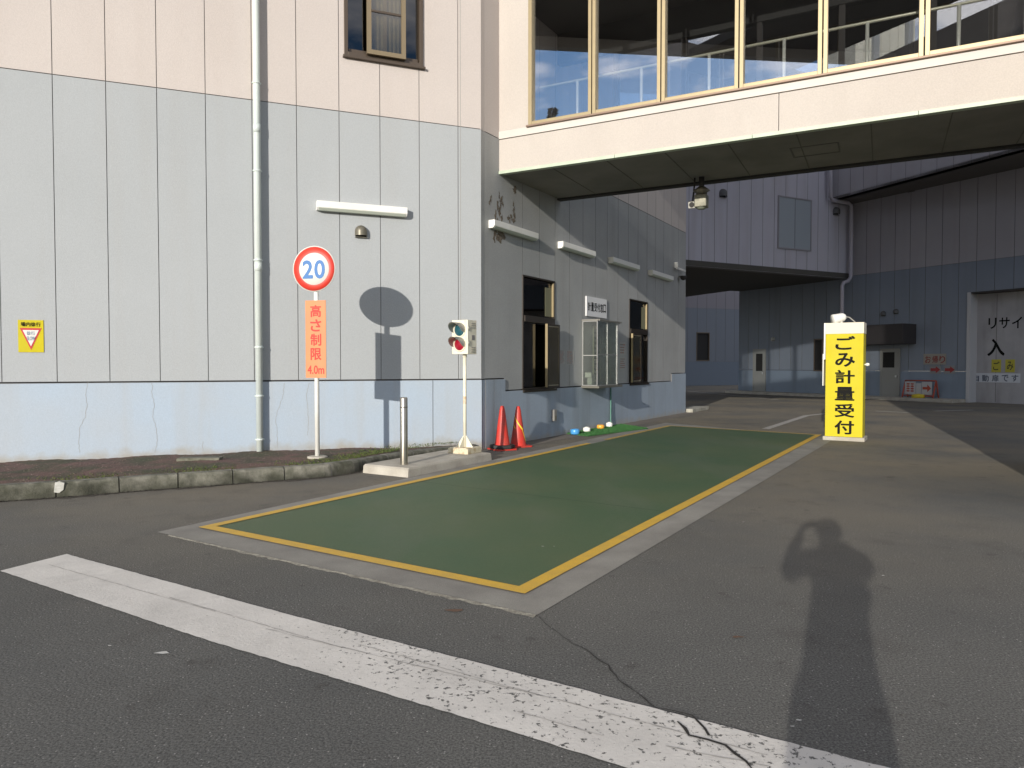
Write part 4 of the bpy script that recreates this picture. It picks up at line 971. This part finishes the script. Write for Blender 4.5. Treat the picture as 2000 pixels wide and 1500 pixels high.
disc(0, Rr, -.004, .006).build('disc', SIGNW, sg); disc(Rr * .70, Rr * .955, .002, .0015).build('red_ring', SIGNR, sg)
t_ = MB()
text(t_, '2', cen + SP.n * .003, SP.a, Z, SP.n, -Rr * .52, -Rr * .06, -Rr * .41, Rr * .37, .026, lift=.001); text(t_, '0', cen + SP.n * .003, SP.a, Z, SP.n, Rr * .03, Rr * .50, -Rr * .42, Rr * .37, .026, lift=.001)
t_.build('numerals', SIGNB, sg)
a, q1 = SP.hit(596, 587, .04); b, q0 = SP.hit(637, 738, .04)
MB().wbox(SP, a, b, q0, q1, .03, .038).build('height_board', ORANGE, sg)
t_ = MB(); w_ = b - a; h_ = q1 - q0
for i, ch in enumerate('高さ制限'): text(t_, ch, SP.p(0, 0, .038), SP.a, Z, SP.n, a + w_ * .25, a + w_ * .77, q1 - h_ * (.06 + .185 * i) - h_ * .155, q1 - h_ * (.06 + .185 * i), .02)
text(t_, '4.0m', SP.p(0, 0, .038), SP.a, Z, SP.n, a + w_ * .09, a + w_ * .91, q0 + h_ * .05, q0 + h_ * .16, .015)
t_.build('board_lettering', ORRED, sg)
ck = MB()
for q in (zd - .12, zd + .12, q1 - .12, q0 + .12): ck.tube([SP.p(0, q - .02, 0), SP.p(0, q + .02, 0)], .036, 16); ck.wbox(SP, -.05, .05, q - .015, q + .015, .028, .0295)
ck.build('clamp', ALU, sg)

# ------------------------------------------------------------------ island, bollard, signal, cones
IZ = .11
i0 = gp(797, 933); iA = [i0, i0 + wv * 1.83, i0 + wv * 1.83 - nv * .75, i0 - nv * .73 + wv * .0]
isl = thing('traffic_island', (i0.x, i0.y, 0), 'low concrete slab carrying the bollard and the signal', 'island')
mb = MB(); ins_ = .03; c_ = (iA[0] + iA[2]) / 2
top = [c_ + (p - c_) * .965 + Z * IZ for p in iA]; b_ = len(mb.v); mid_ = [c_ + (p - c_) * .99 + Z * (IZ - .02) for p in iA]
mb.add(iA + mid_ + top, [(8, 9, 10, 11)] + [(i, (i + 1) % 4, 4 + (i + 1) % 4, 4 + i) for i in range(4)] + [(4 + i, 4 + (i + 1) % 4, 8 + (i + 1) % 4, 8 + i) for i in range(4)])
mb.build('slab', CONC2, isl)
bp = gp(789, 907, IZ); bt = 1.35 + (713 - 776) / F * bp.y
bo = thing('steel_bollard', (bp.x, bp.y, IZ), 'brushed stainless steel bollard on the near end of the island', 'bollard')
MB().lathe((bp.x, bp.y, 0), [(.048, IZ - .01), (.048, bt - .012), (.044, bt - .003), (.036, bt), (0, bt)], 32).build('tube', STEEL, bo)
MB().lathe((bp.x, bp.y, 0), [(.0485, bt - .13), (.0492, bt - .128), (.0492, bt - .118), (.0485, bt - .116)], 32).build('band', mat('bollard band', (.20, .18, .15), .4, .8), bo)
sp_ = gp(908, 884, IZ)
tl = thing('signal_light', (sp_.x, sp_.y, IZ), 'old cream two lamp signal on a rusty pole at the far end of the island', 'traffic light')
SG = Wall((sp_.x, sp_.y), (-wv.y, wv.x)); SG.n = -wv; SG.a = nv.copy()
hb2 = IZ + .075
MB().obox(SG.p(-.17, IZ - .001, -.17), SG.a * .34, SG.n * .34, Z * .075).build('base_block', mat('cream concrete block', (.55, .49, .35), .8, col2=(.42, .33, .2), scale=12, ramp=(.5, .6)), tl, bevel=.006)
MB().obox(SG.p(-.155, hb2 - .0005, -.155), SG.a * .31, SG.n * .31, Z * .008).build('base_plate', RUST, tl)
gs = MB()
for ddx, ddy in ((1, 0), (-1, 0), (0, 1), (0, -1)):
    e = SG.a * ddx + SG.n * ddy; o = SG.p(0, hb2 + .007, 0); q = e.cross(Z) * .004
    gs.prism([o + e * .02 - q, o + e * .14 - q, o + e * .02 + Z * .17 - q], q * 2)
gs.build('gusset', CREAM, tl)
zbx0 = 1.35 + (713 - 692) / F * sp_.y; zbx1 = 1.35 + (713 - 626) / F * sp_.y
pm = MB().tube([SG.p(0, hb2, 0), SG.p(0, zbx0 + .03, 0)], .024, 18); pm.tube([SG.p(0, .98, 0), SG.p(0, .985, 0)], .032, 12); pm.tube([SG.p(0, zbx0 - .04, 0), SG.p(0, zbx0, 0)], .03, 12)
pm.build('pole', CREAM, tl)
MB().tube([SG.p(0, .80, 0), SG.p(0, .91, 0)], .0248, 18, cap=False).build('rust_band', mat('rust stain paint', (.50, .30, .16), .8, col2=(.62, .54, .4), scale=20), tl)
bw = .135
body = MB().obox(SG.p(-bw - .0, zbx0, -.10), SG.a * 2 * bw, SG.n * .22, Z * (zbx1 - zbx0)).build('signal_box', CREAM, tl, bevel=.006)
sd_ = MB()
for z_ in (zbx0 + .03, zbx0 + .06, zbx0 + .09, zbx1 - .05, zbx1 - .08, zbx1 - .11): sd_.obox(SG.p(bw + .0005, z_, -.07), SG.a * .008, SG.n * .10, Z * .006)
sd_.obox(SG.p(bw + .0005, zbx1 - .28, -.05), SG.a * .003, SG.n * .07, Z * .07)
sd_.build('louvre', mat('signal side grey', (.20, .19, .18), .6), body)
hg_ = MB()
for z_ in (zbx0 + .12, zbx1 - .15): hg_.tube([SG.p(bw + .006, z_, .10), SG.p(bw + .006, z_ + .07, .10)], .008, 8)
hg_.build('hinge', HOOD, body)
hh_ = zbx1 - zbx0
for (fz, lm, nm) in ((.71, LENSG, 'green_lamp'), (.29, LENSR, 'red_lamp')):
    c_ = SG.p(0, zbx0 + hh_ * fz, .12)
    lmo = MB().lathe(c_, [(.105, 0), (.105, .012), (.088, .016), (.086, .004)], 40, axis=SG.n).build(nm, CREAM, body)
    MB().lathe(c_, [(.086, .004), (.07, .016), (.04, .025), (0, .028)], 32, axis=SG.n).build('lens', lm, lmo)
    v_ = MB(); n = 22; r = .098; rows = []
    for i in range(n + 1):
        t = math.radians(-20 + 220 * i / n); e = SG.a * math.cos(t) * r + Z * math.sin(t) * r; ln = .05 + .14 * max(0, math.sin(math.radians(180 * i / n))) ** .7
        rows.append((c_ + e, c_ + e + SG.n * ln, c_ + e * 1.03 + SG.n * ln, c_ + e * 1.03))
    b0 = len(v_.v)
    for g in rows: v_.v += g
    for i in range(n):
        for k in range(4): v_.f.append([b0 + i * 4 + k, b0 + i * 4 + (k + 1) % 4, b0 + (i + 1) * 4 + (k + 1) % 4, b0 + (i + 1) * 4 + k]); v_.m.append(0); v_.sm.append(False)
    v_.build('visor', HOOD, lmo)

def cone(c, h, label, weight, tape, rot):
    t = thing('traffic_cone', c, label, 'traffic cone', 'red traffic cones by the wall')
    e = Vector((math.cos(rot), math.sin(rot), 0)); f = Vector((-e.y, e.x, 0)); 
    bs = MB().prism([c + (e * x + f * y) * .19 for x, y in ((-1, -.8), (-.8, -1), (.8, -1), (1, -.8), (1, .8), (.8, 1), (-.8, 1), (-1, .8))], Z * .022); bs.build('base', CONE, t, bevel=.004)
    z_ = .022; 
    MB().lathe(c, [(.145, z_), (.140, z_ + .015), (.128, z_ + .03), (.10, .22), (.045, h - .07), (.030, h - .015), (.024, h - .002), (.016, h), (.014, h - .02)], 40).build('cone_body', CONE, t)
    if weight:
        MB().lathe(c, [(.128, .026), (.20, .026), (.205, .045), (.20, .078), (.125, .082)], 8, smooth=False).build('weight_ring', RUBBER, t)
    if tape:
        tm = MB(); 
        for (z0_, z1_, a0, a1, w_) in ((h * .78, h * .42, 3.6, 5.6, .018), (h * .60, h * .46, 3.3, 4.2, .014), (h * .42, h * .12, 5.5, 6.1, .010)):
            pv = None
            for i in range(17):
                f_ = i / 16; z = z0_ + (z1_ - z0_) * f_; an = a0 + (a1 - a0) * f_; r = .128 + (.045 - .128) * (z - .05) / (h - .12) + .004
                p = c + Vector((math.cos(an) * r, math.sin(an) * r, z)); q = Z * w_
                if pv is not None: tm.quad(pv - q, p - q, p + q, pv + q)
                pv = p
        tm.build('tape', TAPE, t)
cc = gp(981, 878); cone(Vector((cc.x, cc.y, 0)), .70, 'front red cone with a black weight ring beside the building corner', True, False, .55)
cc = gp(1012, 872); cone(Vector((cc.x, cc.y, 0)), .67, 'rear red cone wrapped with yellow tape against the wall', False, True, .5)

# ------------------------------------------------------------------ turf mat and pots
tm_ = thing('turf_mat', gp(1185, 842), 'strip of green artificial turf on the ground below the glass hatch', 'mat')
q4 = [gp(1107, 848), gp(1148, 853), gp(1266, 838), gp(1213, 830)]
MB().prism([p + Z * .006 for p in q4], Z * .014).build('turf', MATG, tm_)
tf = MB()
for i in range(5200):
    a = random.random(); b = random.random(); p = lerp(lerp(q4[0], q4[1], a), lerp(q4[3], q4[2], a), b) + Z * .02; an = random.random() * 6.28; e = Vector((math.cos(an), math.sin(an), 0)) * .005
    tf.add([p - e, p + e, p + Vector((random.uniform(-.01, .01), random.uniform(-.01, .01), .02))], [(0, 1, 2)])
props(tf.build('turf_blades', MATG, tm_), kind='stuff')
for (u, v, m_, lb, r, h) in ((1123, 848, POTB, 'blue round ashtray pot at the near end of the turf mat', .088, .10), (1146, 843, POTW, 'white round pot between the blue and the orange pot', .073, .085), (1173, 837, POTO, 'orange round pot with an open top on the turf mat', .078, .08), (1190, 833.5, POTW, 'white domed pot farthest along, under the conduit', .068, .09)):
    c = gp(u, v, .02); t = thing('round_pot', c, lb, 'pot', 'small round pots on the turf mat')
    pf = [(0, 0), (r * .9, 0), (r, h * .2), (r * 1.02, h * .75), (r * .92, h * .95), (r * .78, h), (r * .7, h * .93)]
    MB().lathe(c, pf, 28).build('pot_body', m_, t)
    MB().lathe(c, [(r * .7, h * .93), (r * .35, h * .8), (0, h * .78)] if m_ is not POTW else [(r * .7, h * .93), (r * .5, h * 1.12), (0, h * 1.18)], 28).build('lid', mat('pot inside', (.30, .16, .03), .6) if m_ is POTO else m_, t)
# ground cover plate in the verge
cv = thing('drain_cover', gp(385, 893, .15), 'narrow concrete cover lying in the verge near the wall', 'drain cover')
a = gp(344, 897, .16); b = gp(428, 896, .16); q = Vector((-(b - a).y, (b - a).x, 0)).normalized() * .16
MB().prism([a - Z * .045, b - Z * .045, b + q - Z * .045, a + q - Z * .045], Z * .055).build('slab', mat('mossy concrete', (.17, .165, .13), .95, col2=(.09, .09, .06), scale=14, fine=.2), cv, bevel=.005)

# ------------------------------------------------------------------ yellow pillar
pc = gp(1650, 861); fu = nv.copy()
YP = Wall((pc.x, pc.y), (fu.x, fu.y)); YP.n = -wv
wl, wr = YP.hit(1612, 760)[0], YP.hit(1685.5, 760)[0]; dpth = .42; zb_ = .07
zy1 = YP.hit(1650, 652)[1]; zt1 = YP.hit(1650, 630)[1]
pl_ = thing('sign_pillar', (pc.x, pc.y, 0), 'tall yellow pillar with big black vertical characters at the end of the lane', 'sign pillar')
MB().wbox(YP, wl - .03, wr + .04, 0, zb_, -dpth - .05, .05).build('plinth', CONC2, pl_, bevel=.008)
MB().wbox(YP, wl, wr, zb_ + .001, zy1, -dpth, 0).build('pillar_body', YELLOW, pl_, bevel=.004)
MB().wbox(YP, wl - .005, wr + .005, zy1 + .001, zt1, -dpth - .005, .005).build('cap', mat('cream cap', (.62, .58, .47), .55), pl_, bevel=.006)
t_ = MB(); H_ = zy1 - zb_; w_ = wr - wl
for i, ch in enumerate('ごみ計量受付'):
    zc = zy1 - H_ * (.088 + .164 * i); text(t_, ch, YP.p(0, 0, 0), YP.a, Z, YP.n, wl + w_ * (.26 - .0 * i), wl + w_ * .78, zc - H_ * .066, zc + H_ * .066, .026)
t_.build('lettering', BLACK, pl_)
mb = MB().wbox(YP, wl - .03, wl - .006, 1.45, zt1 + .0, -.12, .02); mb.wbox(YP, wl - .045, wl - .031, .98, 1.55, -.2, .03); mb.build('side_plate', WHITE, pl_)
mb = MB().wbox(YP, wr + .006, wr + .03, 1.35, 1.37, -.2, -.18); mb.lathe(YP.p(wr + .05, 1.36, -.19), [(0, -.03), (.03, -.02), (.035, 0), (.03, .02), (0, .03)], 12); mb.build('side_sensor', WHITE, pl_)
cs, cz_ = YP.hit(1640, 621, -.1); C0 = YP.p(cs, cz_, -.1)
cmr = thing('horn_camera', YP.p(cs, zt1, -.1), 'white cylindrical camera housing on top of the yellow pillar', 'camera')
ax_ = (-YP.a * .8 + YP.n * .5 + Z * -.12 - Z * .1).normalized()
MB().lathe(C0, [(.0, .13), (.085, .13), (.09, .12), (.075, -.06), (.05, -.10), (0, -.11)], 24, axis=ax_).build('housing', WHITE, cmr)
MB().tube([YP.p(cs + .03, zt1, -.1), YP.p(cs + .03, cz_ - .03, -.1)], .02, 10).build('stem', WHITE, cmr); MB().tube([C0 - ax_ * .1, C0 - ax_ * .18 - Z * .03, YP.p(cs + .25, zt1 + .01, -.12)], .012, 8).build('cable', GREYP, cmr)

# ------------------------------------------------------------------ barrier stand at the rear wall
bs = gp(1800, 783); ST = Wall((bs.x, bs.y), (BW.a.x, BW.a.y)); 
br = thing('barrier_stand', (bs.x, bs.y, 0), 'low red barrier frame with white plates and a yellow weight by the rear wall', 'barrier')
l_, r__ = ST.hit(1768, 780)[0], ST.hit(1828, 780)[0]; zt_ = ST.hit(1828, 744)[1]; RB = mat('barrier red', (.35, .06, .03), .6)
for x in (l_, r__):
    lg = MB(); lg.tube([ST.p(x, 0, .25), ST.p(x, zt_, 0)], .028, 8); lg.tube([ST.p(x, 0, -.2), ST.p(x, zt_, 0)], .028, 8); lg.build('leg', RB, br)
mb = MB().tube([ST.p(l_, zt_, 0), ST.p(r__, zt_, 0)], .025, 8); mb.tube([ST.p(l_, .2, .2), ST.p(r__, .2, .2)], .02, 8); mb.build('rail', RB, br)
PW = mat('barrier white plate', (.42, .42, .43), .6)
for i, (u0, u1) in enumerate(((1767, 1788), (1800, 1820))):
    a = ST.hit(u0, 760, .08)[0]; b = ST.hit(u1, 760, .08)[0]; pa_ = MB().wbox(ST, a, b, zt_ - .52, zt_ - .04, .06, .075).build('plate', PW, br); q0 = zt_ - .52; h_ = .48
    if i == 1: MB().prism([ST.p(a + (b - a) * x, q0 + h_ * y, .077) for x, y in ((.1, .4), (.55, .4), (.55, .2), (.92, .5), (.55, .8), (.55, .6), (.1, .6))], ST.n * .002).build('arrow', RB, pa_)
    else:
        t_ = MB(); w3 = (b - a) / 2
        for x in (a + .07, a + w3 + .02):
            for zz in (.10, .19, .28, .37): t_.wbox(ST, x, x + w3 - .09, q0 + zz, q0 + zz + .045, .076, .079)
            t_.wbox(ST, x + (w3 - .09) * .4, x + (w3 - .09) * .6, q0 + .08, q0 + .42, .0795, .081)
        t_.build('worn_marks', RB, pa_)
a = ST.hit(1789, 760, .08)[0]; b = ST.hit(1799, 760, .08)[0]; MB().wbox(ST, a, b, zt_ - .7, zt_ - .1, .062, .07).build('plate', PW, br)
a, b = ST.hit(1782, 778, .2)[0], ST.hit(1806, 778, .2)[0]
MB().lathe(ST.p((a + b) / 2, 0.12, .22), [(0, -.0), ((b - a) / 2, 0), ((b - a) / 2 * .9, .12), (0, .16)], 20).build('weight', mat('yellow weight', (.55, .42, .02), .6), br)

# small kerb block at the far foot of wall two
kb2 = thing('corner_block', W2.p(L2 + .3, 0, .1), 'flat low concrete block at the far corner of the side wall', 'concrete block')
MB().obox(W2.p(L2 + .1, 0, -.3), wv * 1.6, nv * .5, Z * .10).build('slab', CONC, kb2, bevel=.01)
# raised kerb slab along the rear wall
rk = MB(); rk.wbox(BW, -6.1, dl - .0, .0, .12, .02, .9); props(rk.build('rear_kerb', CONC2, bevel=.01), kind='structure')

# ------------------------------------------------------------------ the photographer
FX, FY = -.06, -.36
HT = 1.60
pe = thing('person', (FX, FY, 0), 'person in a long dark jacket raising a camera, standing behind the viewpoint', 'person')
fd = Vector((.18, 1, 0)).normalized(); rtv = Vector((fd.y, -fd.x, 0))
def skinobj(name, pts, edges, rad, m, parent, sub=2, root=0):
    me = bpy.data.meshes.new(name); par = parent.location if parent else Vector((0, 0, 0))
    q = parent.parent if parent else None
    while q: par = par + q.location; q = q.parent
    me.from_pydata([Vector(p) - par for p in pts], edges, [])
    bm = bmesh.new(); bm.from_mesh(me); bm.verts.layers.skin.verify(); bm.to_mesh(me); bm.free()
    o = bpy.data.objects.new(name, me); COL.objects.link(o); o.parent = parent
    for i, r in enumerate(rad):
        me.skin_vertices[0].data[i].radius = r if isinstance(r, tuple) else (r, r)
    me.skin_vertices[0].data[root].use_root = True
    o.modifiers.new('skin', 'SKIN').use_smooth_shade = True; sb_ = o.modifiers.new('sub', 'SUBSURF'); sb_.levels = sub; sb_.render_levels = sub
    dg = bpy.context.evaluated_depsgraph_get(); dg.update(); nm = bpy.data.meshes.new_from_object(o.evaluated_get(dg)); o.modifiers.clear(); o.data = nm; nm.name = name
    nm.materials.clear(); nm.materials.append(m)
    for p in nm.polygons: p.material_index = 0; p.use_smooth = True
    return o
def B(x, y, z): return Vector((FX, FY, 0)) + rtv * x + fd * y + Z * z
# body: legs, torso, neck, head and arms in one surface
pts = [B(0, 0, .86), B(0, 0, 1.02), B(0, 0, 1.16), B(0, .01, 1.27), B(0, .02, 1.335), B(0, .035, 1.40), B(0, .04, 1.49), B(0, .03, 1.54),
       B(-.09, 0, .82), B(-.10, .02, .46), B(-.10, -.01, .09), B(-.11, .12, .035), B(.09, 0, .82), B(.10, .02, .46), B(.10, -.01, .09), B(.11, .12, .035),
       B(-.17, 0, 1.26), B(-.255, .07, 1.15), B(-.165, .20, 1.43), B(.17, 0, 1.26), B(.235, .11, 1.14), B(.07, .22, 1.36)]
ed = [(0, 1), (1, 2), (2, 3), (3, 4), (4, 5), (5, 6), (6, 7), (0, 8), (8, 9), (9, 10), (10, 11), (0, 12), (12, 13), (13, 14), (14, 15), (3, 16), (16, 17), (17, 18), (3, 19), (19, 20), (20, 21)]
rad = [(.15, .12), (.135, .105), (.15, .11), (.12, .09), (.058, .058), (.072, .08), (.078, .092), (.06, .07),
       .085, .058, .042, .035, .085, .058, .042, .035, .062, .047, .03, .062, .047, .03]
body_ = skinobj('body', pts, ed, rad, SKIN, pe)
# face
fc = MB()
for sx_ in (-1, 1): fc.lathe(B(sx_ * .03, .128, 1.46), [(0, .008), (.008, .005), (.010, 0)], 10, axis=fd); 
fc.tube([B(0, .115, 1.47), B(0, .150, 1.43), B(0, .125, 1.422)], [.006, .013, .006], 8); fc.tube([B(-.022, .118, 1.395), B(0, .127, 1.393), B(.022, .118, 1.395)], .005, 6)
for sx_ in (-1, 1): fc.tube([B(sx_ * .083, .03, 1.47), B(sx_ * .092, .02, 1.45), B(sx_ * .083, .03, 1.42)], [.008, .013, .008], 8)
fc.build('face', mat('face features', (.42, .22, .17), .5), body_)
hm = MB(); hm.lathe(B(0, .02, 1.445), [(.092, -.03), (.10, .02), (.094, .07), (.06, .112), (0, .125)], 28); hm.build('hair', HAIR, pe)
cap = MB(); cap.prism([B(x, y, 1.515) for x, y in ((-.08, .08), (-.06, .15), (0, .175), (.06, .15), (.08, .08))], Z * .008); cap.build('cap_brim', COAT, pe)
# jacket and trousers over it
jk = skinobj('jacket', [B(.02, 0, .60), B(.03, 0, .90), B(.035, 0, 1.06), B(.03, 0, 1.18), B(.02, .005, 1.28), B(-.165, 0, 1.24), B(-.262, .07, 1.15), B(-.205, .15, 1.35), B(.175, 0, 1.26), B(.25, .09, 1.17), B(.10, .20, 1.33)],
             [(0, 1), (1, 2), (2, 3), (3, 4), (4, 5), (5, 6), (6, 7), (4, 8), (8, 9), (9, 10)], [(.215, .15), (.225, .14), (.235, .13), (.225, .13), (.17, .11), .085, .062, .042, .10, .08, .05], COAT, pe)
skinobj('hood', [B(.045, -.03, 1.28), B(.05, -.04, 1.39)], [(0, 1)], [.16, .115], COAT, pe)
for sx_ in (-1, 1):
    skinobj('trouser_leg', [B(sx_ * .09, 0, .84), B(sx_ * .10, .02, .46), B(sx_ * .10, -.01, .08)], [(0, 1), (1, 2)], [.105, .08, .07], TROU, pe)
    skinobj('shoe', [B(sx_ * .10, -.04, .05), B(sx_ * .105, .06, .045), B(sx_ * .11, .16, .035)], [(0, 1), (1, 2)], [.045, .045, .035], RUBBER, pe)
# hands gripping the camera
CAMC = B(-.06, .285, 1.45)
for sx_ in (-1, 1):
    wr_ = pts[18] if sx_ < 0 else pts[21]; pal = CAMC + rtv * (.062 * sx_) - Z * .01 - fd * .005
    pt = [wr_, lerp(wr_, pal, .6), pal]; ee = [(0, 1), (1, 2)]; rr = [.024, .026, .022]
    for k in range(4):
        z_ = .022 - .016 * k; L_ = (.9, 1.0, .95, .78)[k]; o0 = pal + Z * z_; b = len(pt)
        pt += [o0 + fd * .022, o0 + fd * .045 * L_ - rtv * sx_ * .004, o0 + fd * .055 * L_ - rtv * sx_ * (.022 * L_)]; ee += [(2, b), (b, b + 1), (b + 1, b + 2)]; rr += [.009, .0085, .0075]
    b = len(pt); pt += [pal - fd * .018 - rtv * sx_ * .012 - Z * .012, pal - fd * .026 - rtv * sx_ * .035 - Z * .004]; ee += [(1, b), (b, b + 1)]; rr += [.011, .009]
    skinobj('hand', pt, ee, rr, SKIN, body_, 2, 2)
cmo = thing('compact_camera', CAMC, 'small black compact camera held up in both hands', 'camera')
MB().obox(CAMC - rtv * .05 - Z * .03 - fd * .012, rtv * .10, fd * .024, Z * .06).build('camera_body', RUBBER, cmo, bevel=.005)
